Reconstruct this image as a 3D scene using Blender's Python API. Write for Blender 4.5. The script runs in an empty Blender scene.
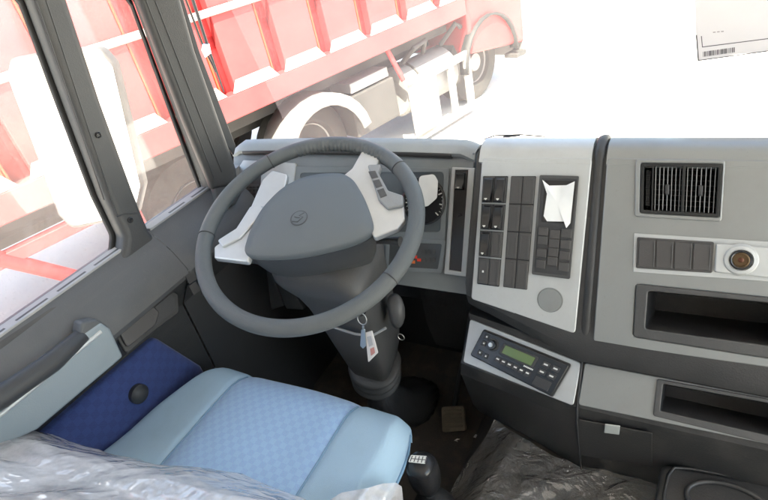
import bpy, bmesh, math, random
from mathutils import Vector, Matrix, noise
random.seed(7)
R = math.radians
sc = bpy.context.scene
COL = sc.collection

# ------------------------------------------------------------------ camera
F = 537.0
_a = Vector((341, 428, -F)); AY = _a.normalized()
_b = Vector((984, -110, F)); AX = (_b - _b.dot(AY) * AY).normalized()
AZ = AX.cross(AY)
M3 = Matrix((AX, AY, AZ))
CAM = Vector((0, 0, 1.33))
def ray(u, v): return M3 @ Vector((u - 384, 250 - v, -F))
def at(u, v, ax, val):                     # where the sight line of a photo point meets a real plane of the cab
    d = ray(u, v); return CAM + d * ((val - CAM[ax]) / d[ax])
cam = bpy.data.cameras.new('camera'); co = bpy.data.objects.new('camera', cam); COL.objects.link(co)
cam.sensor_width = 36; cam.lens = F / 768 * 36; cam.clip_start = .01; cam.clip_end = 3000
co.matrix_world = Matrix.Translation(CAM) @ M3.to_4x4()
sc.camera = co

# ------------------------------------------------------------------ materials
def nodes(name):
    m = bpy.data.materials.new(name); m.use_nodes = True
    nt = m.node_tree; nt.nodes.clear()
    out = nt.nodes.new('ShaderNodeOutputMaterial')
    return m, nt, out
def L(nt, a, b): nt.links.new(a, b)
def coord(nt, scale=1.0, kind='Object'):
    t = nt.nodes.new('ShaderNodeTexCoord'); mp = nt.nodes.new('ShaderNodeMapping')
    mp.inputs['Scale'].default_value = (scale,) * 3 if not isinstance(scale, tuple) else scale
    L(nt, t.outputs[kind], mp.inputs[0]); return mp.outputs[0]
def noise_n(nt, sc_, detail=4, vec=None, rough=.55):
    n = nt.nodes.new('ShaderNodeTexNoise'); n.inputs['Scale'].default_value = sc_
    n.inputs['Detail'].default_value = detail; n.inputs['Roughness'].default_value = rough
    if vec is not None: L(nt, vec, n.inputs['Vector'])
    return n
def ramp(nt, src, p0, p1, c0=(0, 0, 0, 1), c1=(1, 1, 1, 1)):
    r = nt.nodes.new('ShaderNodeValToRGB'); e = r.color_ramp.elements
    e[0].position = p0; e[1].position = p1; e[0].color = c0; e[1].color = c1
    L(nt, src, r.inputs[0]); return r.outputs[0]
def mixc(nt, fac, c1, c2):
    m = nt.nodes.new('ShaderNodeMix'); m.data_type = 'RGBA'
    if isinstance(fac, float): m.inputs[0].default_value = fac
    else: L(nt, fac, m.inputs[0])
    for i, c in ((6, c1), (7, c2)):
        if isinstance(c, tuple): m.inputs[i].default_value = (*c[:3], 1)
        else: L(nt, c, m.inputs[i])
    return m.outputs[2]
def mat(name, c, rough=.5, metal=0.0, bump=0.0, bscale=420, dust=0.0, dustc=(.30, .27, .24), dscale=9, spec=.5, coat=0.0, d0=.48, d1=.72):
    m, nt, out = nodes(name)
    p = nt.nodes.new('ShaderNodeBsdfPrincipled'); L(nt, p.outputs[0], out.inputs[0])
    p.inputs['Metallic'].default_value = metal; p.inputs['Specular IOR Level'].default_value = spec
    p.inputs['Coat Weight'].default_value = coat
    v = coord(nt)
    if dust > 0:
        n = noise_n(nt, dscale, 8, v, .65)
        f = ramp(nt, n.outputs[0], d0, d1)
        s = nt.nodes.new('ShaderNodeMath'); s.operation = 'MULTIPLY'; s.inputs[1].default_value = dust; L(nt, f, s.inputs[0])
        if dscale > 4:      # fine specks and wiped streaks on the cab surfaces
            n2 = noise_n(nt, 170, 3, v, .6); f2 = ramp(nt, n2.outputs[0], .60, .74, (0, 0, 0, 1), (.45, .45, .45, 1))
            vs_ = coord(nt, (14, 3, 55)); n3 = noise_n(nt, 1.0, 6, vs_, .7); f3 = ramp(nt, n3.outputs[0], .54, .78, (0, 0, 0, 1), (.5, .5, .5, 1))
            a1 = nt.nodes.new('ShaderNodeMath'); a1.operation = 'MAXIMUM'; L(nt, f2, a1.inputs[0]); L(nt, f3, a1.inputs[1])
            a2 = nt.nodes.new('ShaderNodeMath'); a2.operation = 'MULTIPLY'; a2.inputs[1].default_value = min(1, dust * 1.3); L(nt, a1.outputs[0], a2.inputs[0])
            s0 = s; s = nt.nodes.new('ShaderNodeMath'); s.operation = 'MAXIMUM'; L(nt, s0.outputs[0], s.inputs[0]); L(nt, a2.outputs[0], s.inputs[1])
        L(nt, mixc(nt, s.outputs[0], c, dustc), p.inputs['Base Color'])
        s2 = nt.nodes.new('ShaderNodeMath'); s2.operation = 'MULTIPLY_ADD'; s2.inputs[1].default_value = .35; s2.inputs[2].default_value = rough
        L(nt, s.outputs[0], s2.inputs[0]); L(nt, s2.outputs[0], p.inputs['Roughness'])
    else:
        n = noise_n(nt, 30, 5, v)
        L(nt, mixc(nt, n.outputs[0], tuple(x * .9 for x in c), tuple(min(1, x * 1.1) for x in c)), p.inputs['Base Color'])
        rr = nt.nodes.new('ShaderNodeMath'); rr.operation = 'MULTIPLY_ADD'; rr.inputs[1].default_value = .14; rr.inputs[2].default_value = rough - .07
        L(nt, n.outputs[0], rr.inputs[0]); L(nt, rr.outputs[0], p.inputs['Roughness'])
    if bump > 0:
        b = nt.nodes.new('ShaderNodeBump'); b.inputs['Strength'].default_value = bump; b.inputs['Distance'].default_value = .001
        nb = noise_n(nt, bscale, 2, v); L(nt, nb.outputs[0], b.inputs['Height']); L(nt, b.outputs[0], p.inputs['Normal'])
    return m
def glass_mat(name, lo, hi, scale, tint=(1, 1, 1), dustc=(.75, .68, .62)):
    """clear pane with a film of dust that scatters the daylight"""
    m, nt, out = nodes(name)
    v = coord(nt)
    tr = nt.nodes.new('ShaderNodeBsdfTransparent'); tr.inputs[0].default_value = (*tint, 1)
    tl = nt.nodes.new('ShaderNodeBsdfTranslucent'); tl.inputs[0].default_value = (*dustc, 1)
    df = nt.nodes.new('ShaderNodeBsdfDiffuse'); df.inputs[0].default_value = (*dustc, 1)
    gl = nt.nodes.new('ShaderNodeBsdfGlossy'); gl.inputs['Roughness'].default_value = .03
    d = nt.nodes.new('ShaderNodeMixShader'); d.inputs[0].default_value = .25
    L(nt, tl.outputs[0], d.inputs[1]); L(nt, df.outputs[0], d.inputs[2])
    n = noise_n(nt, scale, 8, v, .7); f1 = ramp(nt, n.outputs[0], .35, .75, (lo,) * 3 + (1,), (hi,) * 3 + (1,))
    n2 = noise_n(nt, 160, 3, v, .6); f2 = ramp(nt, n2.outputs[0], .62, .72, (0, 0, 0, 1), (.12,) * 3 + (1,))
    ad = nt.nodes.new('ShaderNodeMath'); ad.operation = 'ADD'; L(nt, f1, ad.inputs[0]); L(nt, f2, ad.inputs[1])
    mx = nt.nodes.new('ShaderNodeMixShader'); L(nt, ad.outputs[0], mx.inputs[0]); L(nt, tr.outputs[0], mx.inputs[1]); L(nt, d.outputs[0], mx.inputs[2])
    m2 = nt.nodes.new('ShaderNodeMixShader'); m2.inputs[0].default_value = .04
    L(nt, mx.outputs[0], m2.inputs[1]); L(nt, gl.outputs[0], m2.inputs[2]); L(nt, m2.outputs[0], out.inputs[0])
    return m
def film_mat(name, alpha, c, rough, trans=.5, gloss=.2, bs=17):
    m, nt, out = nodes(name)
    v = coord(nt)
    tr = nt.nodes.new('ShaderNodeBsdfTransparent')
    tl = nt.nodes.new('ShaderNodeBsdfTranslucent'); tl.inputs[0].default_value = (*c, 1)
    df = nt.nodes.new('ShaderNodeBsdfDiffuse'); df.inputs[0].default_value = (*c, 1)
    gl = nt.nodes.new('ShaderNodeBsdfGlossy'); gl.inputs['Roughness'].default_value = rough
    b = nt.nodes.new('ShaderNodeBump'); b.inputs['Strength'].default_value = .9; b.inputs['Distance'].default_value = .006
    nb = noise_n(nt, bs, 3, v, .5); nb.inputs['Distortion'].default_value = .6 if bs > 10 else .15
    sb_ = nt.nodes.new('ShaderNodeMath'); sb_.operation = 'SUBTRACT'; sb_.inputs[1].default_value = .5; L(nt, nb.outputs[0], sb_.inputs[0])
    ab_ = nt.nodes.new('ShaderNodeMath'); ab_.operation = 'ABSOLUTE'; L(nt, sb_.outputs[0], ab_.inputs[0])
    ml_ = nt.nodes.new('ShaderNodeMath'); ml_.operation = 'MULTIPLY'; ml_.inputs[1].default_value = -5.0; L(nt, ab_.outputs[0], ml_.inputs[0])
    L(nt, ml_.outputs[0], b.inputs['Height'])
    for s in (df, gl): L(nt, b.outputs[0], s.inputs['Normal'])
    d = nt.nodes.new('ShaderNodeMixShader'); d.inputs[0].default_value = trans
    L(nt, df.outputs[0], d.inputs[1]); L(nt, tl.outputs[0], d.inputs[2])
    n = noise_n(nt, 7, 7, v, .7); f = ramp(nt, n.outputs[0], .35, .7, (alpha * .6,) * 3 + (1,), (min(1, alpha * 1.35),) * 3 + (1,))
    mx = nt.nodes.new('ShaderNodeMixShader'); L(nt, f, mx.inputs[0]); L(nt, tr.outputs[0], mx.inputs[1]); L(nt, d.outputs[0], mx.inputs[2])
    fr = nt.nodes.new('ShaderNodeLayerWeight'); fr.inputs[0].default_value = gloss; L(nt, b.outputs[0], fr.inputs['Normal'])
    m2 = nt.nodes.new('ShaderNodeMixShader'); L(nt, fr.outputs['Fresnel'], m2.inputs[0])
    L(nt, mx.outputs[0], m2.inputs[1]); L(nt, gl.outputs[0], m2.inputs[2]); L(nt, m2.outputs[0], out.inputs[0])
    return m
def weave_mat(name, ca, cb, cc, cell=.019):
    """woven cloth: staggered hatched squares"""
    m, nt, out = nodes(name)
    p = nt.nodes.new('ShaderNodeBsdfPrincipled'); L(nt, p.outputs[0], out.inputs[0])
    p.inputs['Roughness'].default_value = .85; p.inputs['Specular IOR Level'].default_value = .2
    p.inputs['Sheen Weight'].default_value = .3
    tc = nt.nodes.new('ShaderNodeTexCoord'); w = nt.nodes.new('ShaderNodeMapping'); L(nt, tc.outputs['UV'], w.inputs[0])
    ck = nt.nodes.new('ShaderNodeTexChecker'); ck.inputs['Scale'].default_value = 1 / cell; L(nt, w.outputs[0], ck.inputs['Vector'])
    wv = nt.nodes.new('ShaderNodeTexWave'); wv.wave_type = 'BANDS'; wv.bands_direction = 'DIAGONAL'; wv.inputs['Scale'].default_value = 90; wv.inputs['Distortion'].default_value = 1.0
    L(nt, w.outputs[0], wv.inputs['Vector'])
    nz = noise_n(nt, 8, 6, w.outputs[0])
    c1 = mixc(nt, wv.outputs['Fac'], ca, cc)
    c2 = mixc(nt, ck.outputs['Fac'], c1, cb)
    fz = noise_n(nt, 700, 2, w.outputs[0]); c3 = mixc(nt, ramp(nt, fz.outputs[0], .3, .8, (0,0,0,1), (.35,.35,.35,1)), c2, tuple(min(1, x * 1.5) for x in cb))
    c4 = mixc(nt, ramp(nt, nz.outputs[0], .4, .8, (0,0,0,1), (.25,.25,.25,1)), c3, tuple(x * .75 for x in cb))
    L(nt, c4, p.inputs['Base Color'])
    b = nt.nodes.new('ShaderNodeBump'); b.inputs['Strength'].default_value = .4; b.inputs['Distance'].default_value = .001
    L(nt, fz.outputs[0], b.inputs['Height']); L(nt, b.outputs[0], p.inputs['Normal'])
    return m

DARK = mat('dark_dash_plastic', (.034, .034, .035), .5, bump=.5, dust=.22, dustc=(.13, .12, .115), dscale=6, d0=.45, d1=.8)
DARKSM = mat('smudged_dark_plastic', (.028, .028, .029), .42, bump=.35, dust=.4, dustc=(.13, .12, .11), dscale=11, d0=.5, d1=.85)
BLACK = mat('black_plastic', (.042, .042, .044), .5, bump=.2)
BLACKG = mat('glossy_black_plastic', (.020, .020, .022), .22)
RUBBER = mat('black_rubber', (.012, .012, .012), .7)
GREY = mat('grey_column_plastic', (.060, .060, .061), .5, bump=.4, dust=.25, dustc=(.13, .12, .115))
PILLAR = mat('pillar_trim_plastic', (.048, .047, .047), .5, bump=.5, dust=.3, dustc=(.15, .135, .12), dscale=4)
SILL = mat('sill_grey_plastic', (.080, .083, .088), .45, bump=.4, dust=.35, dustc=(.17, .16, .15), dscale=5)
STRIP = mat('daylit_dusty_sill', (.30, .30, .30), .5, dust=.5, dustc=(.45, .43, .41), dscale=12)  # daylight on the sill top put into a paler colour, with dust
SILVER = mat('silver_paint', (.50, .515, .52), .42, metal=.3, dust=.4, dustc=(.36, .35, .33), dscale=7)
SILVERD = mat('dull_shaded_silver', (.275, .285, .285), .36, metal=.35, dust=.45, dustc=(.23, .22, .21), dscale=6)  # duller silver; weaker light on the right side is put into its colour
HOODM = mat('pale_dash_top_plastic', (.33, .35, .35), .75, bump=.3, dust=.35, dustc=(.55, .53, .5), dscale=5)
CLUST = mat('blue_grey_panel', (.20, .22, .235), .5, bump=.3)
BLANK = mat('switch_blank_plastic', (.065, .062, .062), .38, bump=.3)
LEATHER = mat('wheel_leather', (.095, .105, .11), .45, bump=.8, bscale=1300, dust=.3, dustc=(.18, .18, .175), dscale=7)
AIRBAG = mat('airbag_cover_plastic', (.125, .140, .152), .5, bump=.8, bscale=1500, dust=.15, dustc=(.2, .2, .2), dscale=8)
AIRLOW = mat('hub_skirt_plastic', (.06, .063, .068), .5, bump=.6, bscale=1500)
SPOKE = mat('spoke_silver_paint', (.56, .57, .58), .32, metal=.4)
POD = mat('button_pod_plastic', (.26, .265, .27), .45, bump=.3)
CHROME = mat('steel', (.6, .6, .58), .38, metal=1.0)
WHITEP = mat('white_print', (.75, .75, .72), .6)
LCD = mat('green_display', (.13, .19, .065), .25)
FILMW = mat('peeling_film_glare', (.85, .86, .86), .25, coat=.5)  # protective film, its white reflection painted into the colour
BEIGE = mat('dusty_pedal_rubber', (.16, .14, .11), .8, dust=.6, dustc=(.3, .26, .2), dscale=30)
FLOORM = mat('dusty_floor_mat', (.07, .062, .056), .85, bump=.8, bscale=300, dust=.8, dustc=(.16, .13, .10), dscale=14)
SEATB = mat('light_blue_cloth', (.43, .595, .74), .9, bump=.7, bscale=1100, dust=.35, dustc=(.36, .50, .61), dscale=12, spec=.2)
PIPE = mat('blue_piping', (.24, .38, .52), .8, spec=.2)
SEATC = weave_mat('woven_blue_cloth', (.315, .475, .73), (.36, .53, .76), (.33, .455, .72), .0125)
DOORC = weave_mat('navy_cloth', (.040, .062, .185), (.045, .070, .205), (.04, .052, .17), .016)
ARMR = mat('armrest_blue_grey', (.24, .28, .305), .42, bump=.3, dust=.3, dustc=(.22, .27, .30), dscale=9)
m, nt, out = nodes('paper')
_d = nt.nodes.new('ShaderNodeBsdfDiffuse'); _t = nt.nodes.new('ShaderNodeBsdfTranslucent'); _m = nt.nodes.new('ShaderNodeMixShader')
_n = noise_n(nt, 12, 4, coord(nt)); _c = mixc(nt, _n.outputs[0], (.82, .80, .79), (.88, .86, .85))
for _s in (_d, _t): L(nt, _c, _s.inputs[0])
_m.inputs[0].default_value = .33; L(nt, _d.outputs[0], _m.inputs[1]); L(nt, _t.outputs[0], _m.inputs[2]); L(nt, _m.outputs[0], out.inputs[0]); PAPER = m
INK = mat('ink', (.10, .09, .10), .7)
ROOFM = mat('headliner_cloth', (.50, .49, .47), .9)
TRED = mat('truck_red_paint', (.30, .012, .014), .45, dust=.35, dustc=(.34, .10, .10), dscale=1.2, d0=.35, d1=.75)
TDEEP = mat('truck_deep_red_paint', (.26, .004, .006), .5, dust=.2, dustc=(.30, .07, .07), dscale=2)
TRIB = mat('truck_pale_red_paint', (.28, .016, .020), .5, dust=.45, dustc=(.34, .070, .068), dscale=1.5, d0=.3, d1=.7)
TORG = mat('truck_orange_paint', (.34, .034, .007), .5, dust=.3, dustc=(.36, .08, .04), dscale=1.5)
TDUST = mat('pale_dust_cake', (.34, .27, .25), .95)
TWHITE = mat('truck_white_paint', (.20, .195, .19), .5, dust=.5, dustc=(.14, .125, .115), dscale=2)
TGREY = mat('truck_chassis_grey', (.025, .024, .023), .7, dust=.7, dustc=(.07, .064, .06), dscale=2.5, d0=.3, d1=.7)
TYRE = mat('tyre_rubber', (.012, .012, .012), .85, dust=.8, dustc=(.055, .048, .042), dscale=4, d0=.3, d1=.7)
MIRROR = mat('mirror_glass', (.92, .92, .92), .10, metal=1.0, dust=.5, dustc=(.7, .68, .65))
MIRH = mat('mirror_housing_plastic', (.05, .05, .05), .5)
GLASSF = glass_mat('dusty_windscreen_glass', .09, .22, 2.2)
GLASSS = glass_mat('dusty_side_glass', .06, .18, 3.0)
FILM1 = film_mat('seat_cover_film', .74, (.97, .92, .91), .10, .25, .50, 9)
FILM2 = film_mat('floor_film', .36, (.64, .63, .61), .11, .25, .50)
m, nt, out = nodes('pale_sandy_ground')
p = nt.nodes.new('ShaderNodeBsdfPrincipled'); L(nt, p.outputs[0], out.inputs[0]); p.inputs['Roughness'].default_value = .95
v = coord(nt); n = noise_n(nt, .6, 9, v, .7); L(nt, mixc(nt, n.outputs[0], (.56, .53, .49), (.74, .71, .67)), p.inputs['Base Color']); GROUND = m

# ------------------------------------------------------------------ object helpers
ROOTLOC = {}
def thing(name, label, cat, loc=(0, 0, 0), group=None, rotz=0):
    o = bpy.data.objects.new(name, None); COL.objects.link(o); o.empty_display_size = .05
    o.location = loc; o.rotation_euler = (0, 0, rotz)
    o['label'] = label; o['category'] = cat
    if group: o['group'] = group
    return o
def tag(o, label, cat, group=None, kind=None):
    if label: o['label'] = label
    if cat: o['category'] = cat
    if group: o['group'] = group
    if kind: o['kind'] = kind
    return o
def wmat(o):
    m = Matrix.LocRotScale(o.location, o.rotation_euler, o.scale)
    if o.parent: return wmat(o.parent) @ o.matrix_parent_inverse @ m
    return m
def adopt(o, parent):
    if parent is not None:
        o.parent = parent; o.matrix_parent_inverse = wmat(parent).inverted()
    return o
def link(name, me, m, parent=None, smooth=True, ang=35, bevel=0, seg=2, subd=0, mw=None, local=False):
    o = bpy.data.objects.new(name, me); COL.objects.link(o)
    if m: me.materials.append(m)
    if smooth:
        for p in me.polygons: p.use_smooth = True
        if not subd: me.set_sharp_from_angle(angle=R(ang))
    if mw is not None:
        loc, rot, s = mw.decompose(); o.location = loc; o.rotation_euler = rot.to_euler()
    if bevel:
        b = o.modifiers.new('bevel', 'BEVEL'); b.width = bevel; b.segments = seg; b.limit_method = 'ANGLE'; b.angle_limit = R(28); b.harden_normals = True
    if subd:
        s = o.modifiers.new('sub', 'SUBSURF'); s.levels = subd; s.render_levels = subd
    if local: o.parent = parent
    else: adopt(o, parent)
    return o
def mesh(name, vs, fs):
    me = bpy.data.meshes.new(name); me.from_pydata([tuple(v) for v in vs], [], fs); me.validate(); me.update()
    bm = bmesh.new(); bm.from_mesh(me); bmesh.ops.recalc_face_normals(bm, faces=bm.faces); bm.to_mesh(me); bm.free()
    return me
def grid_mesh(name, rows, closed_u=False, cap=False):
    nr, nc = len(rows), len(rows[0]); vs = [p for r in rows for p in r]; fs = []
    for i in range(nr - 1):
        for j in range(nc if closed_u else nc - 1):
            k = (j + 1) % nc
            fs.append((i * nc + j, i * nc + k, (i + 1) * nc + k, (i + 1) * nc + j))
    if cap: fs.append(tuple(range(nc))[::-1]); fs.append(tuple((nr - 1) * nc + j for j in range(nc)))
    return mesh(name, vs, fs)
def box_data(x0, x1, y0, y1, z0, z1):
    vs = [(x, y, z) for x in (x0, x1) for y in (y0, y1) for z in (z0, z1)]
    return vs, [(0, 1, 3, 2), (4, 6, 7, 5), (0, 4, 5, 1), (2, 3, 7, 6), (0, 2, 6, 4), (1, 5, 7, 3)]
def boxes(name, lst, m, parent=None, bevel=.004, local=False, **k):
    vs, fs = [], []
    for b in lst:
        v, f = box_data(*b); n = len(vs); vs += v; fs += [tuple(i + n for i in q) for q in f]
    return link(name, mesh(name, vs, fs), m, parent, bevel=bevel, local=local, **k)
def tube_rows(pts, r, n=12, closed=False):
    pts = [Vector(p) for p in pts]; rows = []; N = len(pts)
    prev = None
    for i, p in enumerate(pts):
        a = pts[(i - 1) % N] if (closed or i > 0) else p; b = pts[(i + 1) % N] if (closed or i < N - 1) else p
        t = (b - a).normalized()
        if prev is None:
            prev = t.orthogonal().normalized()
        prev = (prev - prev.dot(t) * t).normalized(); w = t.cross(prev)
        rr = r[i] if isinstance(r, (list, tuple)) else r
        rows.append([p + rr * (math.cos(2 * math.pi * j / n) * prev + math.sin(2 * math.pi * j / n) * w) for j in range(n)])
    return rows
def tube(name, pts, r, m, parent=None, n=12, closed=False, local=False):
    rows = tube_rows(pts, r, n, closed)
    if closed: rows.append(rows[0][:])
    me = grid_mesh(name, rows, True, not closed)
    if closed:
        bm = bmesh.new(); bm.from_mesh(me); bmesh.ops.remove_doubles(bm, verts=bm.verts, dist=1e-6); bmesh.ops.recalc_face_normals(bm, faces=bm.faces); bm.to_mesh(me); bm.free()
    return link(name, me, m, parent, ang=50, local=local)
def lathe(name, prof, m, parent, mw, n=32, bevel=0, local=False):
    """prof: (r, h) list, axis = local z of mw"""
    rows = [[Vector((max(r, 1e-5) * math.cos(2 * math.pi * j / n), max(r, 1e-5) * math.sin(2 * math.pi * j / n), h)) for j in range(n)] for r, h in prof]
    return link(name, grid_mesh(name, rows, True, True), m, parent, mw=mw, ang=40, bevel=bevel, local=local)
class Plane:
    """a flat frame: O origin, U right, V up, N towards the viewer"""
    def __init__(s, O, N, up=(0, 0, 1)):
        s.O = Vector(O); s.N = Vector(N).normalized(); s.U = Vector(up).cross(s.N).normalized(); s.V = s.N.cross(s.U)
    def q(s, u, v, lift=0.0):
        d = ray(u, v); t = ((s.O + s.N * lift) - CAM).dot(s.N) / d.dot(s.N); P = CAM + d * t - s.O
        return (P.dot(s.U), P.dot(s.V))
    def w(s, a, b, h=0.0): return s.O + s.U * a + s.V * b + s.N * h
    def mw(s, a=0, b=0, h=0.0):
        m = Matrix((s.U, s.V, s.N)).transposed().to_4x4(); m.translation = s.w(a, b, h); return m
def rpoly(pts, r, n=5):
    pts = [Vector(p[:2]) for p in pts]; N = len(pts); o = []
    for i, p in enumerate(pts):
        rr = r[i] if isinstance(r, (list, tuple)) else r
        a = pts[i - 1] - p; b = pts[(i + 1) % N] - p; la, lb = a.length, b.length
        if rr <= 0 or la < 1e-6 or lb < 1e-6: o.append(p); continue
        a.normalize(); b.normalize()
        ang = a.angle(b); d = min(rr / max(math.tan(ang / 2), .05), la * .48, lb * .48)
        s, e = p + a * d, p + b * d
        for k in range(n + 1):
            t = k / n; o.append((1 - t) ** 2 * s + 2 * t * (1 - t) * p + t * t * e)
    return o
def plate2(name, loops, pl, m, parent, thick=.004, lift=0.0, bevel=.001, bseg=2, ang=35):
    """plate with holes, front face at `lift` + thick over the plane"""
    cu = bpy.data.curves.new(name, 'CURVE'); cu.dimensions = '2D'; cu.fill_mode = 'BOTH'
    for lp in loops:
        s = cu.splines.new('POLY'); s.points.add(len(lp) - 1); s.use_cyclic_u = True
        for i, p in enumerate(lp): s.points[i].co = (p[0], p[1], 0, 1)
    bevel = min(bevel, thick * .45)
    cu.extrude = max(thick / 2 - bevel, 0); cu.bevel_depth = bevel; cu.bevel_resolution = bseg; cu.offset = -bevel
    t = bpy.data.objects.new('tmp', cu); COL.objects.link(t)
    me = bpy.data.meshes.new_from_object(t.evaluated_get(bpy.context.evaluated_depsgraph_get()))
    bpy.data.objects.remove(t); bpy.data.curves.remove(cu)
    me.name = name; me.materials.clear()
    return link(name, me, m, parent, mw=pl.mw(0, 0, lift + thick / 2), ang=ang)
def pxloop(pl, pix, r=0.0, lift=0.0): return rpoly([pl.q(u, v, lift) for u, v in pix], r)
def pplate(name, pix, pl, m, parent, thick=.004, lift=0.0, r=.003, bevel=.001, holes=(), **k):
    loops = [pxloop(pl, pix, r, lift + thick)] + [pxloop(pl, h[0], h[1], lift + thick) for h in holes]
    return plate2(name, loops, pl, m, parent, thick, lift, bevel, **k)
def bil(q, a, b):     # a across, b down; q = TL,TR,BR,BL in plane coordinates
    q = [Vector(p) for p in q]
    return (q[0] * (1 - a) + q[1] * a) * (1 - b) + (q[3] * (1 - a) + q[2] * a) * b
def quad_in(q, a0, a1, b0, b1): return [bil(q, a0, b0), bil(q, a1, b0), bil(q, a1, b1), bil(q, a0, b1)]
def cutbox(o, cutters):
    """carve pockets into a solid (real recesses)"""
    for vs, fs in cutters:
        me = mesh('cutter', vs, fs); c = bpy.data.objects.new('cutter', me); COL.objects.link(c)
        md = o.modifiers.new('cut', 'BOOLEAN'); md.object = c; md.solver = 'EXACT'; md.operation = 'DIFFERENCE'
        bpy.context.view_layer.update()
        me2 = bpy.data.meshes.new_from_object(o.evaluated_get(bpy.context.evaluated_depsgraph_get()))
        o.modifiers.clear(); o.data = me2; bpy.data.objects.remove(c)
def prism(pl, lp, h0, h1):
    n = len(lp); vs = [pl.w(p[0], p[1], h0) for p in lp] + [pl.w(p[0], p[1], h1) for p in lp]
    fs = [tuple(range(n))[::-1], tuple(range(n, 2 * n))] + [(i, (i + 1) % n, (i + 1) % n + n, i + n) for i in range(n)]
    return vs, fs
def pocket(name, lp, pl, m, parent, depth, lip=0.0, shrink=1.0):
    """open-fronted box lining a recess"""
    n = len(lp); c = Vector((sum(p[0] for p in lp) / n, sum(p[1] for p in lp) / n)); lp = [Vector(p[:2]) for p in lp]
    back = [c + (p - c) * shrink for p in lp]
    o = .0015; vs = [pl.w(*p, lip) for p in lp] + [pl.w(*p, -depth) for p in back]
    fs = [(i, (i + 1) % n, (i + 1) % n + n, i + n) for i in range(n)] + [tuple(range(n, 2 * n))]
    ob = link(name, mesh(name, vs, fs), m, parent, ang=30)
    return ob

# ------------------------------------------------------------------ ground and sky
g = grid_mesh('ground', [[Vector((x, y, -1.25)) for x in (-800, -40, -12, 0, 12, 40, 800)] for y in (-800, -40, -10, 5, 15, 40, 800)])
tag(link('ground', g, GROUND, smooth=False), 'pale sandy yard ground bleached by sunlight', None, kind='structure')

# ------------------------------------------------------------------ cab shell (setting)
sh = thing('cab_shell', 'grey metal and trim shell of the truck cab around the seats', 'truck cab', (0, 0, 0))
boxes('roof', [(-1.0, 1.0, -.7, 1.25, 1.76, 1.80)], ROOFM, sh)
boxes('rear_wall', [(-1.05, 1.05, -.74, -.70, 0, 1.80)], ROOFM, sh)
boxes('right_wall', [(1.05, 1.09, -.7, -.35, 0, 1.76), (1.05, 1.09, .80, 1.3, 0, 1.76), (1.05, 1.09, -.35, .80, 1.62, 1.76)], ROOFM, sh)
boxes('left_wall', [(-1.13, -1.09, -.7, 1.2, 0, .78), (-1.09, -1.0, -.7, -.4, .78, 1.76), (-1.08, -.96, -.7, 1.2, 1.66, 1.76)], ROOFM, sh)
boxes('windscreen_header', [(-1.0, 1.0, 1.14, 1.24, 1.62, 1.76)], ROOFM, sh)
boxes('firewall', [(-1.12, 1.08, 1.22, 1.26, -.01, .66)], BLACK, sh)
fl = boxes('cab_floor', [(-1.12, 1.08, -.73, 1.30, -.05, 0)], FLOORM); tag(fl, 'dusty dark floor of the cab', None, kind='structure')

# engine hump between the seats
hump_rows = []
for yy in (-.6, .2, .55, .74, .80, .95, 1.2):
    e = 0 if yy < .6 else (yy - .55) * .25
    hump_rows.append([Vector((x, yy, z)) for x, z in ((-.46, .001), (-.43 + e * .3, .10), (-.38 + e * .4, .20), (-.32 + e * .3, .235), (0, .24), (.7, .24), (.75, .001))])
hp = link('engine_cover', grid_mesh('engine_cover', hump_rows), FLOORM, subd=2)
tag(hp, 'dark dusty engine hump between the seat and the radio console', 'engine cover')

# ------------------------------------------------------------------ dashboard
UPN = Vector((0, -1, .52)).normalized()
PU = Plane((0, .92, .90), UPN)                   # raked fascia of the centre and right part
dash = thing('dashboard', 'dark grey truck dashboard with silver panels, vents and open trays', 'dashboard', (0, .95, .2))
def yU(z): return .92 + .52 * (z - .90)
def sect(pts, x): return [Vector((x, y, z)) for y, z in pts]
upper = [(1.30, .68), (.98, .893), (.955, .902), (.936, .902), (.924, .896), (yU(.888), .888), (yU(.62), .62), (.742, .585), (.738, .565), (.77, .55), (1.30, .55)]
upperL = upper[:5] + [(yU(.888), .888), (yU(.665), .665), (.800, .632), (.812, .60), (.845, .56), (1.30, .55)]
xL = [-.357, -.357, -.357, -.357, -.357, -.358, -.368, -.371, -.374, -.377, -.377]
body = grid_mesh('upper_body', [[Vector((x, y, z)) for x, (y, z) in zip(xL, upperL)], sect(upper, -.14), sect(upper, .97)], True, True)
dbody = link('upper_body', body, DARK, dash)
# lower console, chamfered towards the driver at its left end
def low(zoff, *p): return p
lowR = [(1.20, .555), (.765, .562), (.752, .556), (.700, .482), (.697, .45), (.733, .25), (.76, .225), (1.20, .225)]
def lowL():
    A = at(467, 316, 2, .560); B = at(470, 320, 2, .551); C_ = at(461, 363, 2, .487); D = at(461, 374, 2, .455); E = at(473, 404, 2, .262); G = at(480, 412, 2, .235)
    return [Vector((A.x, 1.20, .555)), A + Vector((0, .01, 0)), B, C_, D, E, G, Vector((G.x, 1.20, .225))]
kx = -.134
lw = grid_mesh('lower_console', [lowL(), [Vector((kx - (.004 if i in (3, 4) else 0), y, z)) for i, (y, z) in enumerate(lowR)], sect(lowR, .97)], True, True)
dlow = link('lower_console', lw, DARKSM, dash)

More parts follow.
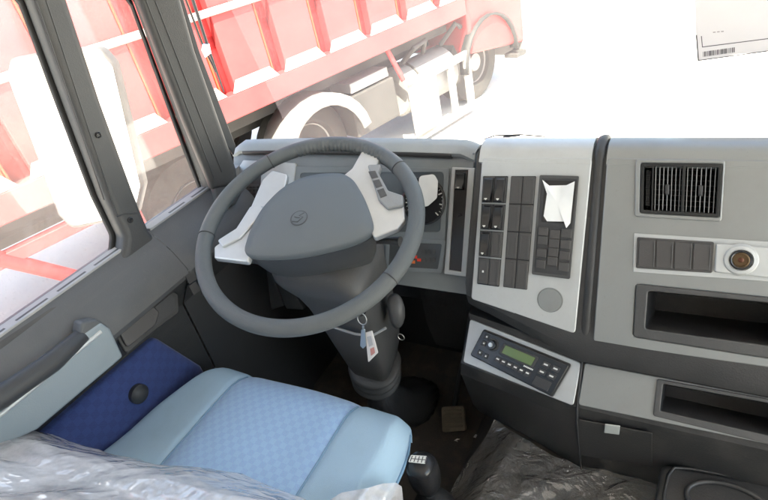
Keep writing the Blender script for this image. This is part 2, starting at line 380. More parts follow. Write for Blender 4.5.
# plane of the radio face and of the lower silver strip
Lp = lowL(); Rk = [Vector((kx, y, z)) for y, z in lowR]
c0 = (Lp[2] + Lp[3] + Rk[2] + Rk[3]) / 4
nr = (Rk[2] - Lp[3]).cross(Lp[2] - Rk[3]).normalized()
if nr.y > 0: nr = -nr
PR = Plane(c0, nr)
nl = Vector((0, lowR[3][0] - lowR[2][0], lowR[3][1] - lowR[2][1])).cross(Vector((1, 0, 0))).normalized()
if nl.y > 0: nl = -nl
PL = Plane((0, lowR[2][0], lowR[2][1]), nl)
nk = Vector((0, lowR[5][0] - lowR[4][0], lowR[5][1] - lowR[4][1])).cross(Vector((1, 0, 0))).normalized()
if nk.y > 0: nk = -nk
PK = Plane((0, lowR[4][0], lowR[4][1]), nk)

# --- right fascia panel with vent, blanks, socket and open tray
vent_o = [(640, 161), (723, 163), (720, 218), (639, 214)]
tray_o = [(636, 284), (790, 300), (790, 362), (633, 337)]
tray_i = [(648, 291), (790, 305), (790, 349), (645, 329)]
dx = lambda pts: [PU.q(*p) for p in pts]
cutbox(dbody, [prism(PU, rpoly(dx(tray_i), .006), -.16, .05), prism(PU, rpoly(dx([(643, 165), (720, 166), (717, 215), (642, 211)]), .003), -.05, .05)])
for p in dbody.data.polygons: p.use_smooth = True
dbody.data.set_sharp_from_angle(angle=R(32))
RP = [(607, 158), (800, 161), (800, 372), (593, 343)]
pn = pplate('right_panel', RP, PU, SILVERD, dash, .006, 0, .008, .002,
            holes=[([(643, 165), (720, 166), (717, 215), (642, 211)], .003), (tray_o, .007)])
# panel wraps over the dash top
def toproll(name, x0, x1, m, off=.0064):
    zt = PU.w(*PU.q(540, 157, .006)).z - .010
    pr = [(yU(zt), zt), (.924, .896), (.936, .902), (.955, .902), (.98, .893), (1.25, .713)]
    P = []
    for i, (y, z) in enumerate(pr):
        nrm = Vector((0, -1, .52)) if i == 0 else Vector((0, -.8, .6)) if i == 1 else Vector((0, -.35, .9)) if i == 2 else Vector((0, .3, 1)); nrm.normalize()
        P.append(Vector((0, y, z)) + nrm * off)
    rows = [[Vector((x, p.y, p.z)) for p in P] + [Vector((x, y, z)) + Vector((0, 0, -.004)) for y, z in reversed(pr)] for x in (x0, x1)]
    return link(name, grid_mesh(name, rows, True, True), m, dash, ang=50)
xa = PU.w(*PU.q(607, 158), 0).x; toproll('right_top', xa, .97, SILVERD)
# vent: inner casing, vertical vanes in front of horizontal slats
vt = pocket('air_vent', pxloop(PU, [(641, 163), (722, 165), (719, 217), (640, 213)], .003), PU, BLACK, dash, .05, .008)
qv = [PU.q(u, v, .002) for u, v in [(643, 165), (720, 166), (717, 215), (642, 211)]]
plate2('vent_frame', [rpoly(quad_in(qv, -.025, 1.025, -.04, 1.04), .004), rpoly(quad_in(qv, .02, .13, .03, .97), .001), rpoly(quad_in(qv, .15, .53, .03, .97), .001), rpoly(quad_in(qv, .57, .98, .03, .97), .001)], PU, RUBBER, vt, .006, .004, .001)
def strips(name, q, rects, pl, m, parent, lift, thick, bevel=.0006, r=0.0):
    """several small raised bars that make one part"""
    vs, fs = [], []
    for a0, a1, b0, b1 in rects:
        lp = quad_in(q, a0, a1, b0, b1); v_, f_ = prism(pl, lp, lift, lift + thick); n_ = len(vs); vs += v_; fs += [tuple(i + n_ for i in f) for f in f_]
    return link(name, mesh(name, vs, fs), m, parent, bevel=bevel)
for a0, a1 in ((.15, .53), (.57, .98)):
    strips('vane', qv, [(a0 + (a1 - a0) * (k + .5) / 7 - .006, a0 + (a1 - a0) * (k + .5) / 7 + .006, .03, .97) for k in range(7)], PU, POD, vt, -.006, .010)
    strips('slat', qv, [(a0, a1, .08 + .11 * k, .10 + .11 * k) for k in range(9)], PU, GREY, vt, -.022, .012)
    k_ = strips('vent_thumb', qv, [((a0 + a1) / 2 - .028, (a0 + a1) / 2 + .028, .40, .62)], PU, BLACK, vt, -.004, .012, .002)
strips('vent_wheel', qv, [(.045, .105, .12 + .035 * k, .14 + .035 * k) for k in range(22)], PU, BLACK, vt, -.004, .008)
plate2('vent_bezel', [rpoly(quad_in(qv, -.10, 1.06, -.12, 1.13), .006), rpoly(quad_in(qv, -.028, 1.028, -.045, 1.045), .004)], PU, SILVERD, pn, .004, .005, .002)
# switch blanks row and cigarette socket
RB = [(637, 237), (714, 242), (712, 273), (636, 268)]
strips('blank_recess', [PU.q(*p, .006) for p in [(634, 233), (790, 243), (790, 283), (633, 272)]], [(0, 1, 0, 1)], PU, SILVER, pn, .0055, .0022, .002)
qb = [PU.q(*p, .008) for p in RB]
bk = plate2('switch_blanks', [rpoly(qb, .003)], PU, BLANK, pn, .003, .0075, .001)
strips('blank_cover', qb, [(.03 + .24 * k, .25 + .24 * k, .07, .93) for k in range(4)], PU, BLANK, bk, .0095, .003, .0012)
for k in range(4): strips('blank_ridge', qb, [(.235 + .24 * k, .245 + .24 * k, .2, .8)], PU, GREY, bk, .012, .0018, .0006)
# socket housing: bulged plate + ring
qs = [PU.q(*p, .01) for p in [(716, 243), (790, 249), (790, 280), (714, 272)]]
plate2('socket_panel', [rpoly(qs, .004)], PU, SILVER, pn, .006, .0078, .003, 3)
a_, b_ = PU.q(741, 260, .015)
so = lathe('power_socket', [(.0155, 0), (.0155, .004), (.0135, .006), (.0115, .005), (.0105, -.01), (.0005, -.012)], BLACKG, pn, PU.mw(a_, b_, .012))
lathe('socket_ring', [(.0118, 0), (.0118, .0025), (.0100, .003), (.0096, 0), (.0094, -.005), (.0005, -.005)], mat('socket_brass', (.13, .09, .055), .4, metal=1), so, PU.mw(a_, b_, .0150))
lathe('socket_core', [(.0060, 0), (.0060, .003), (.0035, .005), (.0005, .005)], mat('socket_copper', (.12, .05, .03), .4, metal=.6), so, PU.mw(a_, b_, .0105))
lathe('socket_surround', [(.026, 0), (.022, .005), (.017, .006), (.0165, .0)], SILVER, pn, PU.mw(a_, b_, .011))
# tray surround + lining
pplate('tray_surround', tray_o, PU, GREY, dash, .007, .002, .007, .002, holes=[(tray_i, .005)])
pocket('open_tray', pxloop(PU, tray_i, .005), PU, DARKSM, dash, .15, .006, .92)
# dark rib between the centre and the right panel
for nm, (u0, v0), (u1, v1) in (('panel_divider', (600, 150), (585, 338)),):
    pa = PU.w(*PU.q(u0, v0)); pb = PU.w(*PU.q(u1, v1))
    pr = [(yU(.885), .885), (.924, .900), (.938, .908), (.957, .908), (.99, .895)]
    path = [pb + Vector((0, 0, -.03)), pb, pa] + [Vector((pa.x, y, z)) for y, z in pr[1:]]
    tube(nm, [p + Vector((0, .003, -.005)) for p in path], .0095, DARK, dash, 14)

# --- centre panel
CP = [(482, 158), (592, 158), (575, 334), (471, 299)]
cpn = pplate('centre_panel', CP, PU, SILVER, dash, .006, 0, .007, .002)
toproll('centre_top', PU.w(*PU.q(480, 158)).x, PU.w(*PU.q(592, 158)).x, SILVER)
sb1 = [(483, 176), (508, 176), (499, 287), (477, 284)]; sb2 = [(511, 176), (536, 176), (527, 290), (503, 287)]; kp = [(540, 175), (579, 176), (570, 279), (532, 274)]
q1 = [PU.q(*p, .008) for p in sb1]; q2 = [PU.q(*p, .008) for p in sb2]; q3 = [PU.q(*p, .008) for p in kp]
s1 = plate2('switch_bank', [rpoly(q1, .002)], PU, BLACKG, cpn, .003, .0052, .001)
def blank(q, a0, a1, b0, b1, par):
    lp = quad_in(q, a0, a1, b0, b1)
    o = plate2('switch_blank', [rpoly(lp, .0015)], PU, BLANK, par, .0025, .0078, .0008)
    plate2('blank_inset', [rpoly(quad_in(lp, .14, .86, .07, .93), .0012), rpoly(quad_in(lp, .2, .8, .1, .9), .001)], PU, GREY, o, .0008, .0102, .0003)
def rocker(q, a0, a1, b0, b1, par, pl=PU, base=.0078, mark=True):
    lp = quad_in(q, a0, a1, b0, b1)
    o = plate2('rocker_switch', [rpoly(lp, .001)], pl, BLACK, par, .002, base, .0006)
    h = base + .002
    prof = [(0.04, .001), (.10, .004), (.35, .003), (.55, .0045), (.80, .011), (.93, .012), (.98, .007), (1.0, .001)]
    rows = []
    for b, hh_ in prof:
        l, r_ = bil(lp, .10, b), bil(lp, .90, b)
        rows.append([pl.w(*l, h), pl.w(*(l + (r_ - l) * .06), h + hh_), pl.w(*(r_ + (l - r_) * .06), h + hh_), pl.w(*r_, h)])
    k_ = link('rocker', grid_mesh('rocker', rows, False), BLACKG, o, bevel=.0008)
    if mark: strips('symbol', lp, [(.38, .62, .83, .87), (.44, .56, .88, .905)], pl, WHITEP, o, h + .012, .0005, 0)
dvd = [0, .245, .49, .74, 1.0]
for r_ in range(4):
    b0, b1 = dvd[r_] + .01, dvd[r_ + 1] - .012
    for c_ in range(2):
        a0, a1 = (.03, .485) if c_ == 0 else (.515, .97)
        if (r_, c_) in ((0, 0), (0, 1), (1, 0), (1, 1), (2, 0)): rocker(q1, a0, a1, b0, b1, s1)
        else: blank(q1, a0, a1, b0, b1, s1)
lpd = quad_in(q1, .03, .485, .75, .99)
strips('symbol', lpd, [(.42, .58, .47, .55)], PU, WHITEP, s1, .0108, .0006, 0)
for d in dvd[1:4]: strips('row_divider', q1, [(0, 1, d - .008, d + .006)], PU, SILVERD, s1, .008, .002, .0004)
s2 = plate2('blank_bank', [rpoly(q2, .002)], PU, BLACKG, cpn, .003, .0052, .001)
d2 = [0, .29, .47 + .26, 1.0]
d2 = [0, .245, .49, .735, 1.0]
for r_ in range(4):
    for c_ in range(2):
        blank(q2, *((.02, .475) if c_ == 0 else (.525, .98)), d2[r_] + .006, d2[r_ + 1] - .006, s2)
# keypad unit; peeling film over its screen, with the reflection painted white
kpd = plate2('keypad', [rpoly(q3, .003)], PU, BLACK, cpn, .005, .0055, .0015)
plate2('keypad_frame', [rpoly(q3, .003), rpoly(quad_in(q3, .06, .94, .03, .97), .002)], PU, GREY, kpd, .001, .0102, .0004)
plate2('keypad_screen', [rpoly(quad_in(q3, .15, .9, .05, .46), .001)], PU, BLACKG, kpd, .001, .0104, .0003)
fl_ = [bil(q3, .10, .045), bil(q3, .28, .10), bil(q3, .72, .09), bil(q3, .93, .05), bil(q3, .90, .45), bil(q3, .82, .50), bil(q3, .74, .44), bil(q3, .30, .45), bil(q3, .20, .40), bil(q3, .24, .18)]
fn = []
n_ = len(fl_); cc = sum((Vector(p) for p in fl_), Vector((0, 0))) / n_
vs = [PU.w(*p, .0125 + (.005 if i in (3, 5, 0) else .0008)) for i, p in enumerate(fl_)] + [PU.w(*cc, .0122)]
link('film', mesh('film', vs, [(i, (i + 1) % n_, n_) for i in range(n_)]), FILMW, kpd, subd=0)
for cx_, rows_ in ((.22, (.51, .60, .73, .84)), (.52, (.53, .62, .71, .80)), (.82, (.51, .62, .73, .84))):
    for b in rows_:
        bb = plate2('keypad_button', [rpoly(quad_in(q3, cx_ - .13, cx_ + .13, b, b + .085), .0012)], PU, BLANK, kpd, .003, .0104, .0009)
        strips('button_mark', quad_in(q3, cx_ - .13, cx_ + .13, b, b + .085), [(.38, .62, .45, .52)], PU, GREY, bb, .0134, .0003, 0)
a_, b_ = PU.q(550, 300, .006)
lathe('round_blank', [(.0235, 0), (.0235, .001), (.0228, .001), (.0222, -.0003), (.0216, .0014), (.001, .0018)], SILVERD, cpn, PU.mw(a_, b_, .0058), 48)
# --- radio face surround (silver) on the chamfered console
RS = [(470, 319), (581, 363), (573, 406), (463, 362)]
RI = [(484, 330), (570, 365), (552, 396), (471, 355)]
pplate('radio_surround', RS, PR, SILVER, dash, .005, .001, .006, .0015)
rad = thing('car_radio', 'black car radio with green display in the silver console panel left of the lower tray', 'car radio', PR.w(*PR.q(520, 362)))
qr = [PR.q(*p, .01) for p in RI]
fc = plate2('faceplate', [rpoly(qr, .004)], PR, BLACKG, rad, .009, .0062, .002, 3)
plate2('faceplate_trim', [rpoly(quad_in(qr, -.01, 1.01, -.03, 1.03), .005)], PR, BLACK, rad, .003, .0061, .001)
hz_ = .0152
plate2('display_surround', [rpoly(quad_in(qr, .29, .70, .12, .52), .002)], PR, BLACK, rad, .001, hz_ - .0005, .0004)
plate2('display', [rpoly(quad_in(qr, .32, .67, .18, .46), .0008)], PR, LCD, rad, .001, hz_ + .0003, .0003)
a_, b_ = bil(qr, .185, .34)
kn = lathe('volume_knob', [(.0105, 0), (.0100, .009), (.0088, .011), (.0005, .011)], BLACKG, rad, PR.mw(a_, b_, hz_ - .001), 28)
lathe('knob_cap', [(.0050, 0), (.0045, .0015), (.0005, .0018)], CHROME, kn, PR.mw(a_, b_, hz_ + .010), 20)
lathe('knob_collar', [(.0135, 0), (.0128, .0015), (.0108, .002)], BLACK, rad, PR.mw(a_, b_, hz_ - .0006), 28)
for i in range(6):
    a0 = .285 + .072 * i
    b_o = plate2('preset_button', [rpoly(quad_in(qr, a0, a0 + .062, .62, .80), .001)], PR, BLACK, rad, .0015, hz_ - .0004, .0006)
    strips('button_print', quad_in(qr, a0, a0 + .062, .62, .80), [(.2, .75, .30, .55)], PR, WHITEP, b_o, hz_ + .0011, .0003, 0)
for a0, b0 in ((.76, .16), (.865, .16), (.76, .40), (.865, .40)):
    b_o = plate2('function_button', [rpoly(quad_in(qr, a0, a0 + .085, b0, b0 + .17), .001)], PR, BLACK, rad, .0015, hz_ - .0004, .0006)
    strips('button_print', quad_in(qr, a0, a0 + .085, b0, b0 + .17), [(.2, .72, .35, .62)], PR, WHITEP, b_o, hz_ + .0011, .0003, 0)
for a0, b0 in ((.055, .08), (.06, .33), (.07, .68), (.15, .70)):
    b_o = plate2('function_button', [rpoly(quad_in(qr, a0, a0 + .055, b0, b0 + .17), .001)], PR, BLACK, rad, .0015, hz_ - .0004, .0006)
    strips('button_print', quad_in(qr, a0, a0 + .055, b0, b0 + .17), [(.35, .65, .35, .65)], PR, WHITEP, b_o, hz_ + .0011, .0003, 0)
strips('lettering', qr, [(.60 + .016 * i, .612 + .016 * i, .52, .565) for i in range(7)], PR, WHITEP, rad, hz_, .0003, 0)
plate2('card_door', [rpoly(quad_in(qr, .765, .945, .64, .93), .0015)], PR, BLACK, rad, .0012, hz_ - .0004, .0005)
# --- lower silver strip with the open tray
lt_o = [(657, 379), (800, 405), (800, 452), (653, 416)]; lt_i = [(663, 384), (800, 409), (800, 443), (660, 411)]
cutbox(dlow, [prism(PL, rpoly([PL.q(*p) for p in lt_i], .003), -.13, .05)])
for p in dlow.data.polygons: p.use_smooth = True
dlow.data.set_sharp_from_angle(angle=R(20))
pplate('lower_strip', [(585, 363), (800, 404), (800, 451), (578, 405)], PL, SILVERD, dash, .004, .0008, .006, .0015, holes=[(lt_i, .003)])
pplate('lower_tray_surround', lt_o, PL, GREY, dash, .006, .002, .004, .0015, holes=[(lt_i, .003)])
pocket('lower_open_tray', pxloop(PL, lt_i, .003), PL, BLACK, dash, .12, .006, .95)
# seam between the radio console and the lower right console
tube('console_seam', [Rk[1] + Vector((0, -.001, .001)), Rk[2] + Vector((0, -.002, .001)), Rk[3] + Vector((0, -.002, 0)), Rk[4] + Vector((0, -.002, 0)), Rk[5] + Vector((0, -.002, 0))], .0022, BLACK, dash, 6)
# ashtray/glove flap with pale latch
fp = pplate('storage_flap', [(578, 420), (652, 434), (652, 468), (579, 455)], PK, DARKSM, dash, .003, .0005, .002, .001)
pplate('flap_latch', [(605, 425), (620, 427), (619, 435), (604, 433)], PK, mat('pale_latch', (.45, .47, .46), .5), fp, .003, .004, .001, .0008)

# --- instrument cluster (set 3 cm deeper, facing the driver)
PC = Plane((0, .965, .86), Vector((0, -1, .50)))
hood_x0, hood_x1 = at(244, 156, 1, 1.0).x, at(474, 146, 1, .97).x
def yC(z): return .965 + .5 * (z - .86)
cl = [(1.24, .66), (1.075, .825), (1.045, .850), (1.00, .872), (.980, .872), (.968, .868), (.972, .862), (yC(.85), .85), (yC(.60), .60), (1.0, .57), (1.24, .57)]
cb = link('cluster_housing', grid_mesh('cluster_housing', [sect(cl, x) for x in (hood_x0, -.75, hood_x1)], True, True), CLUST, dash, bevel=.004)
boxes('housing_side', [(hood_x1 + .001, -.34, .985, 1.02, .56, .845)], DARK, dash)
pr = [(1.085, .832), (1.040, .864), (1.00, .885), (.975, .882), (.962, .870)]
hood_rows = []
for i in range(25):
    t = i / 24; x = hood_x0 + (hood_x1 - hood_x0) * t
    up_ = .006 * math.sin(math.pi * min(1, max(0, t))) ** .7; e = 1 - max(0, (abs(t - .5) - .45) / .05) ** 2.5 * .6 if abs(t - .5) > .45 else 1
    hood_rows.append([Vector((x, y, z + up_ * (k > 0) - (1 - e) * .02)) for k, (y, z) in enumerate(pr)] + [Vector((x, y + .003, z - .008 + up_ * (k > 0) * .6 - (1 - e) * .02)) for k, (y, z) in reversed(list(enumerate(pr)))])
link('cluster_hood', grid_mesh('cluster_hood', hood_rows, True, True), HOODM, dash, ang=50)
# dark brow under the hood
tube('hood_lip', [Vector((hood_x0 + .04 + (hood_x1 - .05 - hood_x0 - .04) * i / 16, .968, .866 + .004 * math.sin(math.pi * i / 16))) for i in range(17)], .008, BLACK, dash, 8)
# dial recess
cbz = pplate('cluster_bezel', [(286, 166), (449, 168), (443, 272), (292, 268)], PC, CLUST, dash, .004, .001, .006, .001, holes=[([(300, 173), (444, 172), (440, 232), (300, 232)], .01)])
pplate('dial_face', [(296, 170), (446, 170), (441, 234), (296, 234)], PC, mat('dial_face_grey', (.10, .115, .125), .4), dash, .001, .0008, .004, .0003)
def gauge(u, v, r):
    a, b = PC.q(u, v, .004)
    g_ = lathe('gauge', [(r, 0), (r, .006), (r * .93, .0075), (r * .9, .001), (.0005, .001)], BLACKG, dash, PC.mw(a, b, .0015), 48)
    vs, fs = [], []
    for k in range(25):
        an = R(-130 + 260 * k / 24 + 90 + 0); an = R(220 - 260 * k / 24); l = .80 if k % 3 else .70
        c_, s_ = math.cos(an), math.sin(an); w = .0007 if k % 3 else .0013
        P = [(c_ * r * l - s_ * w, s_ * r * l + c_ * w), (c_ * r * l + s_ * w, s_ * r * l - c_ * w), (c_ * r * .87 + s_ * w, s_ * r * .87 - c_ * w), (c_ * r * .87 - s_ * w, s_ * r * .87 + c_ * w)]
        n0 = len(vs); vs += [PC.w(a + p[0], b + p[1], .0032) for p in P]; fs.append((n0, n0 + 1, n0 + 2, n0 + 3))
    link('gauge_scale', mesh('gauge_scale', vs, fs), WHITEP, g_, smooth=False)
    an = R(215); ne = [(math.cos(an) * r * .75, math.sin(an) * r * .75), (-math.sin(an) * .0015, math.cos(an) * .0015), (math.sin(an) * .0015, -math.cos(an) * .0015)]
    link('needle', mesh('needle', [PC.w(a + p[0], b + p[1], .005) for p in ne], [(0, 1, 2)]), mat('needle_red', (.6, .05, .03), .5), g_, smooth=False)
    return g_
g1 = gauge(424, 201, .052); gauge(332, 201, .052)
fq = [(419, 176), (434, 174), (438, 181), (437, 198), (428, 206), (418, 208)]
pplate('gauge_film_glare', fq, PC, FILMW, dash, .0008, .0105, .010, .0003)  # white plate paints the highlight on the dial's film
# warning lamp window below the dials
wl = pplate('warning_lamp_window', [(389, 241), (443, 243), (439, 270), (388, 267)], PC, mat('smoked_panel', (.075, .08, .085), .2), dash, .002, .0052, .004, .0008)
plate2('warning_lamp_frame', [pxloop(PC, [(386, 238), (446, 240), (442, 273), (385, 270)], .005, .006), pxloop(PC, [(390, 242), (442, 244), (438, 269), (389, 266)], .004, .006)], PC, CLUST, dash, .003, .0046, .001)
for (u, v), c in (((413, 249), (.8, .05, .03)), ((412, 254), (.1, .5, .1)), ((415, 257), (.8, .05, .03)), ((419, 260), (.8, .06, .03)), ((413, 262), (.8, .2, .05))):
    pplate('warning_symbol', [(u - 2, v - 1.6), (u + 2, v - 1.4), (u + 2, v + 1.6), (u - 2, v + 1.4)], PC, mat('symbol_colour', c, .5), wl, .0005, .0073, .0005, .0001)
for i in range(3):
    for j in range(2):
        u, v = 424 + i * 5, 252 + j * 8
        pplate('warning_symbol', [(u - 1.5, v - 2), (u + 1.5, v - 2), (u + 1.5, v + 2), (u - 1.5, v + 2)], PC, GREY, wl, .0004, .0073, .0003, .0001)
# narrow switch column to the right of the dials
NS = [(452, 167), (475, 168), (466, 277), (444, 274)]; NI = [(455, 170), (468, 170), (461, 272), (449, 270)]
ns = pplate('switch_column', NS, PC, SILVER, dash, .006, .003, .002, .0015, holes=[(NI, .001)])
qn = [PC.q(*p, .006) for p in NI]
plate2('switch_slot', [rpoly(quad_in(qn, -.05, 1.05, -.01, 1.01), .001)], PC, mat('dark_brown_blank', (.035, .030, .028), .3), ns, .004, .002, .0005)
rocker(qn, .08, .92, .02, .19, ns, PC, .0055)
# --- vent panel at the driver's left
LV = [(237, 170), (243, 160), (296, 163), (288, 232), (228, 240)]
lvp = pplate('driver_vent_panel', LV, PC, SILVER, dash, .006, .001, .006, .002, holes=[([(244, 171), (261, 171), (259, 213), (240, 214)], .002)])
qq = [PC.q(*p, .004) for p in [(244, 171), (261, 171), (259, 213), (240, 214)]]
lv = pocket('air_vent', rpoly(quad_in(qq, -.02, 1.02, -.02, 1.02), .001), PC, BLACK, dash, -.0025, .004)
strips('slat', qq, [(0, 1, .40 + .085 * k, .43 + .085 * k) for k in range(7)] + [(0, 1, .30, .36)], PC, GREY, lv, .003, .004)
strips('vane', qq, [(.2 + .2 * k, .24 + .2 * k, .36, .98) for k in range(4)], PC, GREY, lv, .005, .003)
# lower knee panels under the dials
PN = Plane((0, .90, .55), Vector((0, -1, .15)))
kn_ = grid_mesh('knee_panel', [[Vector((x, y, z)) for y, z in ((.985, .60), (.935, .60), (.925, .585), (.93, .40), (.955, .30), (1.05, .24), (1.2, .22))] for x in (-.555, -.50, -.392)])
link('knee_panel', kn_, DARK, dash, bevel=.006)
kn2 = grid_mesh('footwell_panel', [[Vector((x, y, z)) for y, z in ((.985, .60), (.96, .59), (.95, .57), (.975, .44), (1.10, .36), (1.2, .34))] for x in (-1.08, -.80, -.557)])
link('footwell_panel', kn2, BLACK, dash, bevel=.006)
PG = Plane((0, .945, .56), Vector((0, -1, .3)))
pplate('knee_trim', [(248, 264), (268, 266), (284, 306), (268, 311)], PG, SILL, dash, .012, .002, .006, .003)
pplate('knee_trim', [(271, 268), (283, 272), (304, 310), (286, 309)], PG, SILL, dash, .014, .002, .006, .003)

# ------------------------------------------------------------------ steering wheel
WC = Vector((-.62834, .68488, -.48268 + 1.33)); al, be = .37723, .13347
WN = Vector((math.sin(be), -math.sin(al) * math.cos(be), math.cos(al) * math.cos(be)))
PW = Plane(WC, WN, (0, 1, 0)); 
PW.U = Vector((1, 0, 0)) - WN * WN.x; PW.U.normalize(); PW.V = PW.N.cross(PW.U)
sw = thing('steering_wheel', 'large grey leather steering wheel with silver spokes and a dark airbag cover', 'steering wheel', WC)
rim_r = .0150; RR = .23 - .0150
rows = []
for i in range(513):
    an = 2 * math.pi * i / 512; c = Vector((math.cos(an), math.sin(an)))
    row = []
    d = math.degrees(an) % 360
    for j in range(20):
        ph = 2 * math.pi * j / 20; rr = rim_r * (1.0 + .06 * math.cos(2 * ph))
        # finger bumps inside the rim at the top, stitched seams at the grips
        if 62 < d < 122 and math.cos(ph) < -.1: rr *= 1 + .10 * math.sin(d * 2 * math.pi / 2.6) * -math.cos(ph)
        row.append(PW.w(c.x * (RR + rr * math.cos(ph)), c.y * (RR + rr * math.cos(ph)), rr * 1.05 * math.sin(ph)))
    rows.append(row)
rows[-1] = rows[0]
me = grid_mesh('rim', rows, True)
bm = bmesh.new(); bm.from_mesh(me); bmesh.ops.remove_doubles(bm, verts=bm.verts, dist=1e-6); bmesh.ops.recalc_face_normals(bm, faces=bm.faces); bm.to_mesh(me); bm.free()
rim = link('rim', me, LEATHER, sw, ang=180)
def ring_seam(an):
    c = Vector((math.cos(R(an)), math.sin(R(an))))
    pts = [PW.w(c.x * (RR + rim_r * 1.05 * math.cos(R(p))), c.y * (RR + rim_r * 1.05 * math.cos(R(p))), rim_r * 1.04 * math.sin(R(p))) for p in range(0, 360, 15)]
    tube('rim_seam', pts, .0011, BLACK, rim, 6, True)
for an in (-20, 197, 138, 52): ring_seam(an)
# airbag cover: domed top face + skirt
def pw(pts, h): return [Vector(PW.q(u, v, h)) for u, v in pts]
top_px = [(241, 257), (247, 234), (260, 209), (279, 189), (300, 177), (322, 172.5), (343, 172), (354, 179), (365, 198), (376, 230), (352, 243), (297, 256)]
h0 = .012
TP = pw(top_px, h0)
cen = sum(TP, Vector((0, 0))) / len(TP)
rad_ = [.012, .03, .04, .05, .05, .04, .025, .02, .03, .012, .02, .04]
TPr = TP[:]
for _ in range(3):
    TPr = [q for i in range(len(TPr)) for q in (TPr[i] * .8 + TPr[(i + 1) % len(TPr)] * .2, TPr[i] * .2 + TPr[(i + 1) % len(TPr)] * .8)] if _ == 0 else [q for i in range(len(TPr)) for q in (TPr[i] * .75 + TPr[(i + 1) % len(TPr)] * .25, TPr[i] * .25 + TPr[(i + 1) % len(TPr)] * .75)]
rows = []
def skin(scale, h, shift=(0, 0)):
    return [PW.w(cen.x + (p.x - cen.x) * scale + shift[0], cen.y + (p.y - cen.y) * scale + shift[1], h) for p in TPr]
rows = [skin(.66, -.125, (.0, .0)), skin(.78, -.108, (0, -.002)), skin(.90, -.070, (0, -.002)), skin(.975, -.025), skin(.995, -.004)]
link('hub_skirt', grid_mesh('hub_skirt', rows, True, True), AIRLOW, sw, ang=60)
rows = [skin(.993, -.003), skin(1.0, .002), skin(.992, h0 - .003), skin(.97, h0 + .001), skin(.8, h0 + .005), skin(.5, h0 + .0085), skin(.2, h0 + .0098)]
ab = link('airbag_cover', grid_mesh('airbag_cover', rows, True, True), AIRBAG, sw, ang=60)
ec = Vector(PW.q(299, 218, h0 + .009)); er = .0165
def wp(x, y, h=.0): return PW.w(ec.x + x * er, ec.y + y * er, h0 + .0085 + h)
em = tube('emblem', [wp(math.cos(R(a)), math.sin(R(a))) for a in range(0, 360, 12)], .0016, AIRLOW, ab, 8, True)
tube('emblem_stroke', [wp(.35, .80), wp(-.10, .28), wp(.45, .22), wp(.05, -.55), wp(-.62, -.62)], .0018, AIRLOW, em, 6)
tube('emblem_stroke', [wp(-.62, .05), wp(-.25, .0), wp(.1, .05)], .0018, AIRLOW, em, 6)
# spokes
def spoke(name, pix, h, th, m, r=.006, bev=.003):
    return plate2(name, [rpoly(pw(pix, h), r)], PW, m, sw, th, h - th, bev, 3)
spoke('spoke', [(262, 180), (272, 170), (287, 174), (284, 190), (262, 216), (248, 262), (214, 258), (214, 247), (238, 228), (250, 208)], .004, .014, SPOKE, .006)
spoke('spoke', [(352, 168), (362, 150), (380, 158), (374, 170), (388, 196), (404, 206), (405, 219), (398, 228), (374, 238), (360, 210), (340, 178)], .004, .014, SPOKE, .006)
pdr = spoke('button_pod', [(367, 164), (381, 164), (378, 172), (388, 190), (403, 195), (403, 205), (387, 208), (378, 199)], .011, .016, POD, .005)
pdl = spoke('button_pod', [(250, 206), (262, 205), (263, 212), (240, 238), (222, 247), (217, 240), (236, 228)], .009, .012, SPOKE, .005)
strips('spoke_button', [PW.q(*p, .012) for p in [(366, 170), (376, 169), (389, 196), (380, 200)]], [(.15, .85, .05, .3), (.15, .85, .37, .62), (.15, .85, .69, .95)], PW, GREY, pdr, .0108, .0012, .0006)
for (a, b) in ((212, 30), (150, 30), (20, 28), (-40, 28)):
    pass
# ------------------------------------------------------------------ steering column
colm = thing('steering_column', 'grey plastic steering column with ribbed rubber boot under the wheel', 'steering column', (-.62, .95, .05))
def sect_loft(name, stations, m, parent, n=20, sub=1, pw_=3.0):
    rows = []
    for c, ax_, by, hx, hy in stations:
        ax_ = Vector(ax_).normalized(); by = Vector(by).normalized(); row = []
        for j in range(n):
            t = 2 * math.pi * j / n; cx_, sy_ = math.cos(t), math.sin(t)
            row.append(Vector(c) + ax_ * hx * math.copysign(abs(cx_) ** (2 / pw_), cx_) + by * hy * math.copysign(abs(sy_) ** (2 / pw_), sy_))
        rows.append(row)
    return link(name, grid_mesh(name, rows, True, True), m, parent, ang=50, subd=sub)
dn = -PW.N
Xa = PW.U; Ya = PW.V
B0 = at(377, 372, 1, .80)
base = WC + dn * .10
SHR = [(WC + dn * .075, Xa, Ya, .060, .060), (WC + dn * .10, Xa, Ya, .105, .075), (WC + dn * .125, Xa, Ya, .115, .085),
    (WC + dn * .155 + Vector((.01, 0, 0)), Xa, Ya, .095, .085), (WC + dn * .19 + Vector((.022, .0, 0)), Xa, Ya, .078, .08), (at(369, 334, 1, .765), Xa, Ya, .064, .07), (at(374, 352, 1, .79), Xa, Ya, .056, .06), (at(376, 366, 1, .80), Xa, Ya, .048, .05)]
sect_loft('column_shroud', SHR, GREY, colm, 28, 1, 5.5)
tube('shroud_lip_highlight', [at(330, 326, 1, .672), at(342, 330, 1, .672), at(355, 334, 1, .675), at(372, 336, 1, .685), at(386, 328, 1, .70)], .003, POD, colm, 8)  # pale tube draws the highlight along the shroud lip
bst = []
for i in range(13):
    t = i / 12; c = at(374 + 3 * t, 362 + 18 * t, 1, .80 + .012 * t); r_ = .066 + (.006 if i % 4 in (1, 2) else -.004) - .004 * t
    bst.append((c, Xa, Ya, r_, r_ * .95))
sect_loft('rubber_boot', bst, GREY, colm, 24, 1, 2.2)
